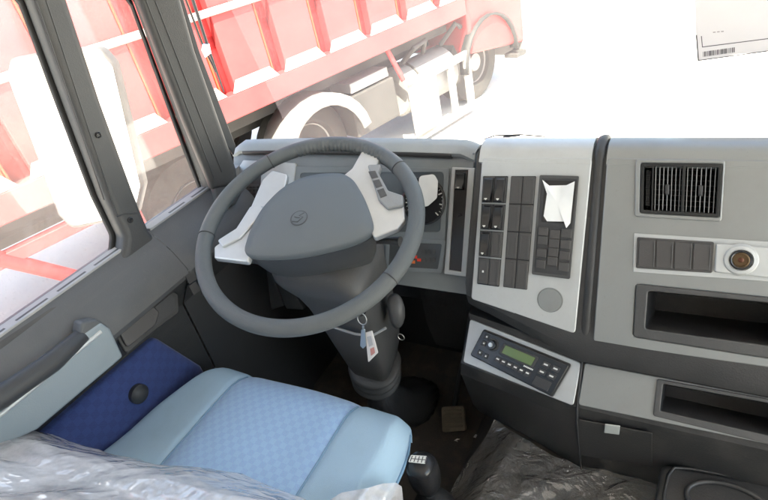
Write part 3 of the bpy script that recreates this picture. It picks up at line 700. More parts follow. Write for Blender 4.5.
sect_loft('lower_column', [(at(380, 384, 1, .815), Xa, Ya, .042, .05), (at(388, 410, 1, .87), Xa, Ya, .055, .06), (Vector((-.66, 1.0, .01)), Xa, Ya, .10, .10)], BLACK, colm)
sect_loft('indicator_stalk_base', [(at(393, 296, 1, .76), Xa, Ya, .016, .018), (at(397, 310, 1, .75), Xa, Ya, .020, .02), (at(398, 326, 1, .75), Xa, Ya, .015, .018)], GREY, colm, 14, 1, 2.2)
tube('ignition_barrel', [at(361, 306, 1, .675), at(360, 311, 1, .655)], [.014, .012], BLACKG, colm, 18)
tube('retaining_ring', [at(401, 337, 1, .75) + Vector((.008 * math.cos(R(a)), 0, .009 * math.sin(R(a)))) for a in range(0, 360, 24)], .001, CHROME, colm, 6, True)
# stalks behind the wheel
tube('wiper_stalk', [WC + dn * .06 + Xa * .06 + Ya * .02, WC + dn * .05 + Xa * .15 + Ya * .03, WC + dn * .045 + Xa * .175 + Ya * .03], [.006, .007, .010], BLACK, colm, 10)
tube('indicator_stalk', [WC + dn * .06 - Xa * .06 + Ya * .02, WC + dn * .05 - Xa * .14 + Ya * .02, WC + dn * .045 - Xa * .17 + Ya * .02], [.006, .007, .010], BLACK, colm, 10)

# keys hanging from the lock
ky = thing('key_ring', 'bunch of keys with a pale plastic tag hanging from the ignition lock', 'keys', at(361, 312, 1, .65))
kc = at(362, 319, 1, .648)
kr_ = .0105
tube('ring', [kc + Vector((kr_ * math.cos(R(a)), .003 * math.sin(R(a)), kr_ * 1.15 * math.sin(R(a)))) for a in range(0, 360, 15)], .0011, CHROME, ky, 8, True)
PKY = Plane(at(366, 340, 1, .648), Vector((.1, -1, .15)))
pplate('ignition_key', [(358, 305), (361, 303), (363, 305), (363, 313), (358, 313)], PKY, CHROME, ky, .002, .004, .001, .0005)
pplate('key', [(361, 330), (365, 329), (366, 346), (363, 349), (360, 346)], PKY, CHROME, ky, .002, .003, .002, .0008)
pplate('key', [(362, 326), (364, 326), (364, 335), (362, 335)], PKY, CHROME, ky, .0015, .0, .001, .0004)
tg = pplate('tag', [(365, 333), (372, 331), (378, 353), (368, 363)], PKY, mat('tag_plastic', (.68, .64, .62), .35), ky, .0025, -.001, .002, .001)
pplate('tag_print', [(370, 349), (374, 347), (375, 353), (371, 356)], PKY, mat('tag_red_print', (.55, .25, .22), .5), tg, .0004, .0017, .0005, .0001)
pplate('tag_print', [(367, 337), (371, 336), (373, 345), (369, 347)], PKY, mat('tag_grey_print', (.42, .42, .44), .5), tg, .0004, .0017, .0005, .0001)

# ------------------------------------------------------------------ driver's door and side trim
door = thing('cab_door', 'driver side door with grey sill, blue cloth pocket and armrest', 'door', (-1.05, .2, .3))
TH = Vector((1, 0, .13)).normalized()            # the side leans in towards the roof
PD = Plane((-1.05, 0, .835), TH)
# in plane PD: U runs backwards or forwards; just use photo points
W1 = [(-150, 428), (-60, -160), (-2, -90), (25, 0), (65, 108), (98, 196), (117, 236), (115, 256)]
W2 = [(60, 0), (95, 105), (127, 192), (143, 232), (168, 252), (208, 218), (210, 205), (182, 130), (135, 2), (92, -110), (30, -100)]
outer = [(-400, 640), (-260, -260), (170, -230), (172, 0), (205, 80), (243, 180), (247, 205), (240, 240), (190, 272), (110, 330)]
OUT = [Vector(PD.q(u, v, .0)) for u, v in outer]
yb = PD.q(0, 0)
def pdyz(y, z):   # plane coords from y,z
    # x on plane
    x = -1.05 - (z - .835) * TH.z / TH.x * -1 * -1
    P = Vector((x, y, z)) - PD.O; return Vector((P.dot(PD.U), P.dot(PD.V)))
def zy(y, z):
    x = -1.05 - (z - .835) * .13
    P = Vector((x, y, z)) - PD.O; return Vector((P.dot(PD.U), P.dot(PD.V)))
TH2 = TH
w1 = [zy(-.35, .838), zy(-.35, 1.62), zy(.56, 1.66)] + [Vector(PD.q(*p)) for p in W1[3:]]
w2 = [Vector(PD.q(*p)) for p in W2[:9]] + [zy(.80, 1.64), zy(.74, 1.64)]
outp = [zy(-.65, .70), zy(-.65, 1.76), zy(.84, 1.76)] + [Vector(PD.q(*p)) for p in [(150, 0), (170, 60), (215, 172), (224, 205), (225, 235)]] + [zy(.98, .72)]
wf = plate2('window_frame', [rpoly(outp, .01), rpoly(w1, [.05, .05, .05, 0, 0, 0, .03, .03], 8), rpoly(w2, [0, 0, .02, .03, .015, .02, .02, 0, 0, .02, .02], 6)], PD, PILLAR, door, .045, -.015, .016, 5, 50)
def inner(lp, f):
    c = sum((Vector(p) for p in lp), Vector((0, 0))) / len(lp); o = []
    return [p + (c - p).normalized() * f for p in map(Vector, lp)]
for lp, rr in ((w1, [.05, .05, .05, 0, 0, 0, .03, .03]), (w2, [0, 0, .02, .03, .015, .02, .02, 0, 0, .02, .02])):
    lpp = rpoly(lp, rr, 8)
    plate2('window_seal', [inner(lpp, -.004), inner(lpp, .007)], PD, RUBBER, door, .012, -.019, .003, 2, 50)
    ob = plate2('window_glass', [inner(lpp, -.003)], PD, GLASSS, door, .004, -.022, .0005)
# groove lines along the pillar
for a, b in (((46, 0), (117, 215)), ((36, 0), (104, 200))):
    pts = [PD.w(*PD.q(a[0] + (b[0] - a[0]) * t / 8, a[1] + (b[1] - a[1]) * t / 8, .03), .030) for t in range(9)]
    tube('pillar_groove', pts, .0014, BLACK, door, 6)
pts = [PD.w(*PD.q(116, 217, .03), .031), PD.w(*PD.q(124, 214, .03), .031), PD.w(*PD.q(137, 213, .03), .031)]
tube('pillar_groove', pts, .0012, BLACK, door, 6)
for u, v in ((98, 135), (130, 220)):
    a, b = PD.q(u, v, .03)
    s = lathe('trim_screw', [(.0065, 0), (.0062, .003), (.0045, .004), (.003, .002), (.0005, .002)], BLACKG, door, PD.mw(a, b, .0295), 16)
# sill and door trim as one long moulding, seam at the door edge
prof = [(-1.10, .80), (-1.075, .834), (-1.045, .836), (-1.03, .832), (-.985, .785), (-.962, .742), (-.960, .730), (-.966, .718), (-1.00, .68), (-1.045, .62), (-1.05, .30), (-1.05, .0)]
link('door_trim', grid_mesh('door_trim', [[Vector((x, y, z)) for x, z in prof[:8]] for y in (-.65, .0, .30, .627)]), SILL, door)
link('door_panel', grid_mesh('door_panel', [[Vector((x, y, z)) for x, z in prof[7:]] for y in (-.65, .0, .30, .627)]), DARK, door)
side = thing('side_trim', 'dark trim panel with grey sill between the door and the dashboard', 'side panel', (-1.02, .8, .3))
link('sill_trim', grid_mesh('sill_trim', [[Vector((x, y, z)) for x, z in prof[:8]] for y in (.628, .8, .905)]), SILL, side)
boxes('daylit_sill_strip', [(-1.062, -1.030, .632, 1.0, .815, .8366)], STRIP, side, .002)  # pale cap carries the brightness of the lit sill top in its colour
boxes('daylit_sill_strip', [(-1.062, -1.030, -.5, .622, .815, .8366)], STRIP, door, .002)
link('kick_panel', grid_mesh('kick_panel', [[Vector((x, y, z)) for x, z in prof[7:]] for y in (.632, .8, .93)]), BLACK, side, bevel=.004)
boxes('kick_panel', [(-1.088, -1.052, .925, 1.215, 0, .66)], BLACK, side)
# vent slots in the sill
PS = Plane((-1.05, 0, .836), (0.04, 0, 1), (0, 1, 0)); 
def slots(par, seq):
    for (u0, v0), (u1, v1) in seq:
        p0, p1 = at(u0, v0, 2, .8365), at(u1, v1, 2, .8365)
        for p_ in (p0, p1): p_.x = -1.047
        w = .0035
        vs, fs = box_data(-1.047 - w, -1.047 + w, min(p0.y, p1.y), max(p0.y, p1.y), .8348, .8372)
        link('vent_slot', mesh('vent_slot', vs, fs), BLACK, par, bevel=.001)
for i in range(9):
    y0 = -.12 + .087 * i
    if y0 + .065 < .625: link('vent_slot', mesh('vent_slot', *box_data(-1.0445, -1.0375, y0, y0 + .066, .832, .8372)), BLACK, door, bevel=.001)
for i in range(3):
    y0 = .70 + .075 * i
    link('vent_slot', mesh('vent_slot', *box_data(-1.0445, -1.0375, y0, y0 + .052, .832, .8372)), BLACK, side, bevel=.001)
# armrest and grip
PA = Plane((-.955, .3, .7), (1, 0, .05))
arm = pplate('armrest', [(-160, 505), (-160, 524), (38, 430), (124, 357), (111, 329), (101, 322), (88, 331)], PA, ARMR, door, .03, -.02, .008, .006, bseg=4)
pplate('armrest_bracket', [(80, 334), (82, 322), (97, 319), (112, 328), (92, 340)], PA, SILL, door, .03, -.022, .008, .005, bseg=3)
tube('grab_handle', [PA.w(*PA.q(-160, 480), -.005), PA.w(*PA.q(-40, 418), 0), PA.w(*PA.q(0, 397), .002), PA.w(*PA.q(50, 363), .002), PA.w(*PA.q(82, 338), -.004), PA.w(*PA.q(88, 332), -.02)], [.024, .022, .020, .019, .017, .012], BLACK, door, 14)
tube('armrest_highlight_edge', [PA.w(*PA.q(-160, 506), .008), PA.w(*PA.q(0, 412), .008), PA.w(*PA.q(98, 331), .008)], .005, SILVER, arm, 8)
# latch recess
PB = Plane((-.985, .3, .7), (1, 0, .25))
lsr = pplate('latch_surround', [(113, 331), (126, 318), (152, 298), (167, 287), (179, 294), (180, 313), (157, 330), (127, 355)], PB, DARKSM, door, .010, .002, .010, .004)
pplate('latch_recess', [(151, 304), (166, 292), (175, 297), (176, 310), (157, 325), (140, 336)], PB, BLACK, lsr, .002, .0112, .008, .0006)
pplate('latch_handle', [(119, 332), (153, 305), (160, 312), (156, 325), (128, 348)], PB, BLANK, lsr, .008, .012, .008, .003)
# blue cloth pocket: bulged panel with UVs
def cloth_panel(name, pix, pl, m, parent, bulge=.02):
    lp = rpoly([pl.q(*p) for p in pix], .02, 5); n = len(lp); c = sum(lp, Vector((0, 0))) / n
    rows = []
    for k, hh_ in ((1.0, -.02), (1.0, 0), (.97, .006), (.85, bulge * .6), (.6, bulge * .9), (.3, bulge), (.05, bulge)):
        rows.append([pl.w(*(c + (p - c) * k), hh_) for p in lp])
    me = grid_mesh(name, rows, True, True); uv = me.uv_layers.new(name='UVMap')
    for l in me.loops:
        P = me.vertices[l.vertex_index].co - pl.O; uv.data[l.index].uv = (P.dot(pl.U), P.dot(pl.V))
    return link(name, me, m, parent, ang=60)
PF = Plane((-1.035, .3, .55), (1, 0, 0))
cloth_panel('cloth_pocket', [(20, 452), (124, 362), (154, 337), (200, 366), (215, 392), (150, 470), (80, 500), (0, 500)], PF, DOORC, door, .014)
a, b = PF.q(142, 395, .03)
cr = lathe('window_crank', [(.022, -.02), (.022, .012), (.018, .016), (.012, .02), (.0005, .021)], BLACK, door, PF.mw(a, b, .012), 24)
# small defroster vent on the side trim
PT = Plane((-.968, .8, .75), (1, 0, 0))
for pp in ([(185, 275), (193, 270), (198, 279), (190, 284)], [(189, 286), (196, 281), (201, 290), (194, 295)], [(201, 268), (207, 264), (209, 292), (203, 296)]):
    pplate('side_vent', pp, PT, BLANK, side, .006, .002, .001, .001)

# windscreen pillar
pil = thing('windscreen_pillar', 'dark grey trim pillar between the small side window and the windscreen', 'pillar', (-1.0, .95, .85))
PP = Plane((-1.0, .9, 1.0), Vector((1, -.35, .13)))
pplate('pillar_trim', [(58, -240), (116, -240), (182, 0), (196, 50), (237, 168), (240, 186), (213, 190), (185, 122), (139, 0)], PP, PILLAR, pil, .03, 0, .006, .012, bseg=5, ang=50)
pplate('pillar_edge', [(112, -230), (117, -230), (184, 0), (200, 52), (236, 146), (234, 156), (226, 144), (194, 50), (180, 0)], PP, BLACK, pil, .008, -.004, .003, .002)
for a, b in (((155, 0), (222, 172)), ((146, 0), (214, 178))):
    pts = [PP.w(*PP.q(a[0] + (b[0] - a[0]) * t / 8, a[1] + (b[1] - a[1]) * t / 8, .031), .0305) for t in range(9)]
    tube('trim_groove', pts, .0016, BLACK, pil, 6)
pplate('pillar_foot', [(213, 186), (238, 182), (243, 192), (236, 205), (220, 210)], PP, SILL, pil, .026, 0, .004, .006)

# windscreen: curved dusty pane
def ws(x, z):
    y = 1.44 - .20 * (z - .8) - .30 * max(0, abs(x) - .55) ** 1.6 * 3.0
    return y
wr = [[Vector((x, ws(x, z), z)) for x in [-1.02 + 2.04 * i / 40 for i in range(41)]] for z in [.60 + 1.12 * k / 8 for k in range(9)]]
wsg = thing('windscreen', 'wide dusty windscreen of the cab above the dashboard', 'windscreen', (0, 1.3, .8))
link('glass', grid_mesh('glass', wr), GLASSF, wsg, ang=180)
# wiper parked upright beside the pillar
PX = Plane((-1.0, 1.12, 1.1), Vector((.2, -1, 0)))
wipe = thing('windscreen_wiper', 'black windscreen wiper standing upright beside the pillar', 'wiper', PX.w(*PX.q(222, 122)))
tube('blade', [PX.w(*PX.q(170, -90)), PX.w(*PX.q(193, 0)), PX.w(*PX.q(209, 50)), PX.w(*PX.q(224, 92))], [.004, .0045, .004, .0015], BLACK, wipe, 8)
tube('wiper_arm', [PX.w(*PX.q(160, -90)), PX.w(*PX.q(186, 0)), PX.w(*PX.q(204, 48)), PX.w(*PX.q(216, 72))], .0028, BLACKG, wipe, 8)
pplate('joint', [(202, 44), (208, 44), (210, 54), (205, 58), (201, 50)], PX, CHROME, wipe, .008, .003, .002, .002)
PX2 = Plane((0, 1.36, .9), Vector((0, -1, .2)))
wp2 = thing('parked_wiper', 'thin dark wiper arm lying along the foot of the windscreen behind the centre panel', 'wiper', PX2.w(*PX2.q(510, 136)))
tube('wiper_arm', [PX2.w(*PX2.q(484, 139)), PX2.w(*PX2.q(495, 135.5)), PX2.w(*PX2.q(520, 134.5)), PX2.w(*PX2.q(545, 136.5))], .0018, GREY, wp2, 8)
tube('wiper_pivot', [PX2.w(*PX2.q(503, 137)), PX2.w(*PX2.q(520, 135))], .003, GREY, wp2, 8)

# paper stuck to the windscreen
PPp = Plane((0, 1.34, 1.2), Vector((0, -1, -.18)))
pap = thing('paper_notice', 'printed paper form with a barcode stuck inside the windscreen top right', 'paper', PPp.w(*PPp.q(735, 55)))
pq = [(692, -60), (850, -78), (850, 40), (768, 51), (740, 54), (698, 61), (696, 40)]
pplate('sheet', pq, PPp, PAPER, pap, .0006, 0, .002, .0001)
def inkline(u0, v0, u1, v1, w=.5, nm='printed_line'):
    pplate(nm, [(u0, v0 - w), (u1, v1 - w), (u1, v1 + w), (u0, v0 + w)], PPp, INK, pap, .0003, .0008, 0, .00005)
inkline(702, 47, 800, 34.5, .35); pplate('printed_line', [(701, 36), (701.8, 36), (702.8, 47), (702, 47)], PPp, INK, pap, .0003, .0008, 0, .00005)
inkline(698, 60.6, 768, 51, .5)
pplate('printed_line', [(695.6, 35), (697.0, 35), (699, 61), (697.6, 61)], PPp, INK, pap, .0003, .0008, 0, .00005)
qbar = [PPp.q(*p) for p in [(703, 51.5), (736, 46.8), (736, 51.8), (703, 56.5)]]
random.seed(3); rc = []; a = 0
while a < .97:
    w = random.choice((.012, .02, .03)); rc.append((a, min(1, a + w), 0, 1)); a += w + random.choice((.012, .02, .028))
strips('barcode', qbar, rc, PPp, INK, pap, .0008, .0003, 0)
qtx = [PPp.q(*p) for p in [(702, -45), (850, -62), (850, 30), (704, 44)]]
rc = []
for r_ in range(16):
    a = .62 if r_ < 9 else .70
    while a < .98:
        w = random.uniform(.008, .03); 
        if random.random() < .7: rc.append((a, a + w, .05 + r_ * .055, .065 + r_ * .055))
        a += w + .012
for k in range(3): rc.append((.07 + .03 * k, .09 + .03 * k, .86, .87))
strips('small_print', qtx, rc, PPp, mat('faint_ink', (.38, .34, .34), .8), pap, .0008, .0003, 0)

# ------------------------------------------------------------------ driver's seat
seat = thing('driver_seat', 'light blue cloth driver seat with woven checked centre', 'seat', (-.70, .25, 0))
def sm(t): t = max(0, min(1, t)); return t * t * (3 - 2 * t)
XS0, XS1 = -.856, -.549
def xl(y): return -1.035 + .075 * max(0, (y - .33) / .25) ** 2.2
def xr(y): return -.420 - .030 * max(0, (y - .45) / .15) ** 3
YF = .592
def seat_z(x, y):
    z = .500
    z += .05 * sm((.38 - y) / .3) * sm((XS0 - x) / .09)
    z += .030 * sm((.38 - y) / .3) * sm((x - XS1) / .09)
    z -= .050 * sm((y - (YF - .085)) / .12) ** 2
    z -= .006 * math.exp(-((x - XS0) / .007) ** 2) + .006 * math.exp(-((x - XS1) / .007) ** 2)
    z += .005 * math.sin((x + .7) * 16) * math.sin(y * 10 + 1)
    z += .003 * noise.noise(Vector((x * 9, y * 9, 1)))
    if XS0 < x < XS1: z += .008 * math.sin(math.pi * (x - XS0) / (XS1 - XS0))
    return z
def patch(name, fa, fb, m, parent, outerL=False, outerR=False, nx=16):
    ys = [.02 + (YF - .02) * (i / 26) for i in range(27)]
    rows = []
    for k, y in enumerate(ys):
        a, b = fa(y), fb(y); row = []
        if outerL: row += [Vector((a + .015, y, .39)), Vector((a - .002, y, .43))]
        for j in range(nx + 1):
            t = j / nx; x = a + (b - a) * t; z = seat_z(x, y)
            if outerL: z -= .032 * (1 - sm(t / .25)) ** 2
            if outerR: z -= .026 * (1 - sm((1 - t) / .25)) ** 2
            row.append(Vector((x, y, z)))
        if outerR: row += [Vector((b + .004, y, .43)), Vector((b - .012, y, .39))]
        rows.append(row)
    last = rows[-1]
    rows.append([Vector((p.x, p.y + .006, min(p.z, .45) - .01)) for p in last])
    rows.append([Vector((p.x, p.y - .005, min(p.z, .39))) for p in last])
    me = grid_mesh(name, rows); uv = me.uv_layers.new(name='UVMap')
    for l in me.loops:
        P = me.vertices[l.vertex_index].co; uv.data[l.index].uv = (P.x, P.y)
    return link(name, me, m, parent, subd=1)
patch('seat_centre', lambda y: XS0, lambda y: XS1, SEATC, seat)
patch('bolster', xl, lambda y: XS0, SEATB, seat, outerL=True)
patch('bolster', lambda y: XS1, xr, SEATB, seat, outerR=True)
for xs in (XS0, XS1):
    tube('piping', [Vector((xs, .02 + (YF - .035) * i / 24, seat_z(xs, .02 + (YF - .035) * i / 24) + .001)) for i in range(25)], .0022, PIPE, seat, 8)
pts = [Vector((xl(.02 + .558 * i / 14), .02 + .558 * i / 14, .425)) for i in range(15)] + [Vector((xr(.578 - .558 * i / 14) + .002, .578 - .558 * i / 14, .425)) for i in range(15)]
tube('piping', pts, .003, PIPE, seat, 8)
boxes('seat_base', [(-.93, -.50, .0, .50, .02, .385)], BLACK, seat, .02)
bk_rows = []
for k in range(9):
    t = k / 8; z = .45 + .72 * t; y0 = .06 - .16 * t
    hw = .26 - .06 * t ** 2; row = []
    for j in range(24):
        a = 2 * math.pi * j / 24; c_, s_ = math.cos(a), math.sin(a)
        row.append(Vector((-.71 + hw * math.copysign(abs(c_) ** .55, c_), y0 + .065 * math.copysign(abs(s_) ** .55, s_), z)))
    bk_rows.append(row)
link('backrest', grid_mesh('backrest', bk_rows, True, True), SEATB, seat, subd=1)

# ------------------------------------------------------------------ plastic sheets
def crinkle(P, amp, f=14, seed=0, w2=.4):
    q = Vector(((P.x * .8 + P.y * .6) * f * .35, (P.y * .8 - P.x * .6) * f * .7, P.z * f * .4 + seed))
    q = q + noise.noise_vector(q * .6) * .7
    r1 = 1 - abs(noise.noise(q)) * 2.2; r2 = 1 - abs(noise.noise(q * 2.3 + Vector((5, 1, 2)))) * 2.2
    return amp * (.7 * r1 + w2 * r2)
def sheet(name, edge, back, label, cat, m, nu=110, nv=46, amp=.010, sag=None, seed=0, ff=1.0, w2=.4):
    def interp(pts, t):
        f = t * (len(pts) - 1); i = min(int(f), len(pts) - 2); return pts[i].lerp(pts[i + 1], f - i)
    rows = []
    for i in range(nv + 1):
        s = i / nv; row = []
        for j in range(nu + 1):
            t = j / nu; P = interp(edge, t).lerp(interp(back, t), s)
            P = P + Vector((0, 0, 1)) * (crinkle(P, amp, 13 * ff, seed, w2) + (sag(s, t) if sag else 0)) + Vector((crinkle(P, amp * .5, 9 * ff, 7, w2), crinkle(P, amp * .8, 11 * ff, 3, w2), 0))
            row.append(P)
        rows.append(row)
    me = grid_mesh(name, rows)
    if sum(p.normal.z for p in me.polygons) < 0: me.flip_normals()
    o = link(name, me, m, ang=180)
    return tag(o, label, cat)
ed = [at(u, v, 2, z) for u, v, z in ((-60, 372, .60), (0, 412, .59), (32, 436, .585), (62, 449, .58), (95, 458, .57), (130, 470, .56), (185, 484, .55), (240, 486, .545), (262, 492, .54), (285, 499, .54), (330, 520, .54))]
bkk = [Vector((x, .0, .86)) for x in (-1.03, -1.0, -.95, -.9, -.85, -.8, -.72, -.66, -.6, -.52, -.44)]
sheet('seat_cover', ed, bkk, 'milky wrinkled plastic cover bunched over the back of the blue seat', 'plastic cover', FILM1, amp=.020, ff=.8, w2=.16, sag=lambda s, t: .014 + .03 * math.sin(math.pi * min(1, s * 2.2)))
e2 = [at(u, v, 2, z) for u, v, z in ((318, 512, .53), (340, 496, .53), (368, 491, .525), (383, 486, .51), (396, 484, .50), (402, 488, .48), (405, 512, .44))]
b2 = [p + Vector((-.02, -.16, .02)) for p in e2]
sheet('plastic_scrap', e2, b2, 'small milky plastic end hanging at the rear right corner of the blue seat', 'plastic cover', FILM1, 40, 24, .007, seed=4, w2=.2)
# clear dusty sheet on the engine hump
ed3 = [at(u, v, 2, z) for u, v, z in ((494, 424, .20), (520, 442, .22), (552, 462, .245), (580, 474, .25), (610, 480, .25), (655, 489, .25), (700, 500, .25))]
bk3 = [at(u, v, 2, z) for u, v, z in ((430, 530, .10), (450, 540, .25), (490, 545, .27), (540, 560, .27), (590, 570, .27), (640, 580, .27), (700, 590, .27))]
sheet('floor_film', ed3, bk3, 'clear crumpled dusty plastic sheet lying on the engine hump below the console', 'plastic sheet', FILM2, 120, 70, .014, seed=9, w2=.22, sag=lambda s, t: .012)

# tray console with oval rim at the lower right
tr = thing('engine_cover_tray', 'dark plastic tray with a raised oval rim at the lower right below the flap', 'tray', (.15, .6, .25))
PTr = Plane((.15, .7, .365), (0, -.12, 1), (0, 1, 0)); PTr.U = Vector((1, 0, 0)); PTr.V = PTr.N.cross(PTr.U)
pplate('tray_body', [(661, 463), (850, 498), (850, 640), (640, 560), (655, 498)], PTr, DARKSM, tr, .06, -.05, .02, .008, bseg=3)
c_ = PTr.q(728, 505, .01)
tube('oval_rim', [PTr.w(c_[0] + .062 * math.cos(R(a)), c_[1] + .036 * math.sin(R(a)), .013) for a in range(0, 360, 8)], .0045, DARKSM, tr, 10, True)
tube('outer_ridge', [PTr.w(*PTr.q(*p), .012) for p in [(662, 520), (664, 495), (668, 478), (674, 471), (690, 472), (800, 492)]], .0028, DARKSM, tr, 8)

# ------------------------------------------------------------------ gear lever
gl_ = thing('gear_lever', 'black gear lever knob with a white shift pattern beside the seat', 'gear lever', at(424, 500, 2, .24))
kt = at(420, 461, 2, .43)
gax = Vector((.05, -.1, 1)).normalized()
ux = Vector((1, 0, 0)); uy = Vector((0, 1, 0))
sect_loft('knob', [(kt - gax * .11, ux, uy, .024, .024), (kt - gax * .085, ux, uy, .029, .030), (kt - gax * .05, ux, uy, .031, .034), (kt - gax * .018, ux, uy, .030, .033), (kt - gax * .004, ux, uy, .025, .027), (kt, ux, uy, .013, .014)], BLACKG, gl_, 20, 2, 2.4)
tube('lever', [kt - gax * .10, kt - gax * .22], .011, BLACK, gl_, 12)
PGk = Plane(kt, (0.1, -.28, 1), (0, 1, 0))
pp_ = pplate('pattern_plate', [(411, 455), (427, 456), (425, 464), (408, 462)], PGk, WHITEP, gl_, .0012, .0005, .002, .0004)
qg = [PGk.q(*p, .002) for p in [(411, 455), (427, 456), (425, 464), (408, 462)]]
strips('pattern_lines', qg, [(.08 + .22 * k, .14 + .22 * k, .1, .9) for k in range(5)] + [(.08, .95, .45, .55)], PGk, INK, pp_, .0016, .0004, 0)
sect_loft('boot', [(kt - gax * .13, ux, uy, .022, .022), (kt - gax * .16, ux, uy, .035, .035), (kt - gax * .21, ux, uy, .06, .055)], RUBBER, gl_, 20, 1, 2.4)

# pedal
pdl_ = thing('accelerator_pedal', 'worn dusty accelerator pedal on the floor below the column', 'pedal', at(453, 430, 2, .02))
PPd = Plane(at(453, 420, 1, .93), (0, -1, .9))
pplate('pedal_pad', [(441, 407), (464, 406), (466, 431), (442, 433)], PPd, BEIGE, pdl_, .012, 0, .008, .003)
strips('pedal_ribs', [PPd.q(*p, .012) for p in [(443, 409), (462, 408), (464, 429), (444, 431)]], [(.05, .95, .06 + .19 * k, .14 + .19 * k) for k in range(5)], PPd, BEIGE, pdl_, .0115, .003, .001)
tube('pedal_arm', [PPd.w(*PPd.q(453, 410), -.005), Vector((-.50, 1.10, .30))], .008, BLACK, pdl_, 8)
# crumbs of paint and foil on the floor
for i, (u, v) in enumerate(((457, 441), (476, 437), (480, 447))):
    P = at(u, v, 2, .012)
    o = link('foil_scrap', mesh('foil_scrap', [P + Vector((random.uniform(-.012, .012), random.uniform(-.010, .010), random.uniform(0, .006))) for _ in range(5)], [(0, 1, 2), (0, 2, 3), (0, 3, 4)]), mat('foil', (.7, .7, .7), .3, metal=.6), smooth=False)
    tag(o, 'tiny bright foil scrap on the dark floor beside the radio console', 'scrap', 'foil scraps on the floor')

# ------------------------------------------------------------------ outside mirror
mir = thing('side_mirror', 'large rounded rectangular mirror outside the driver window', 'mirror', (-1.4, .75, .8))
PMn = Plane((-1.70, .96, 1.0), Vector((.5, -1, .10)))
mq = [(10, 62), (50, 52), (98, 50), (112, 66), (140, 186), (134, 214), (72, 226), (60, 214), (8, 78)]
pplate('housing', [(8, 59), (50, 50), (99, 47), (114, 64), (143, 186), (136, 217), (71, 230), (57, 216), (5, 76)], PMn, MIRH, mir, .05, -.054, .035, .015, bseg=4)
pplate('mirror_glass', mq, PMn, MIRROR, mir, .003, -.004, .03, .001)
tube('bracket', [PMn.w(*PMn.q(72, 60), -.05), PMn.w(*PMn.q(52, 10), -.05), PMn.w(*PMn.q(20, -120), -.02)], .010, BLACK, mir, 10)
tube('bracket', [PMn.w(*PMn.q(120, 215), -.06), PMn.w(*PMn.q(132, 250), -.05), Vector((-1.12, .75, .72))], .012, BLACK, mir, 10)

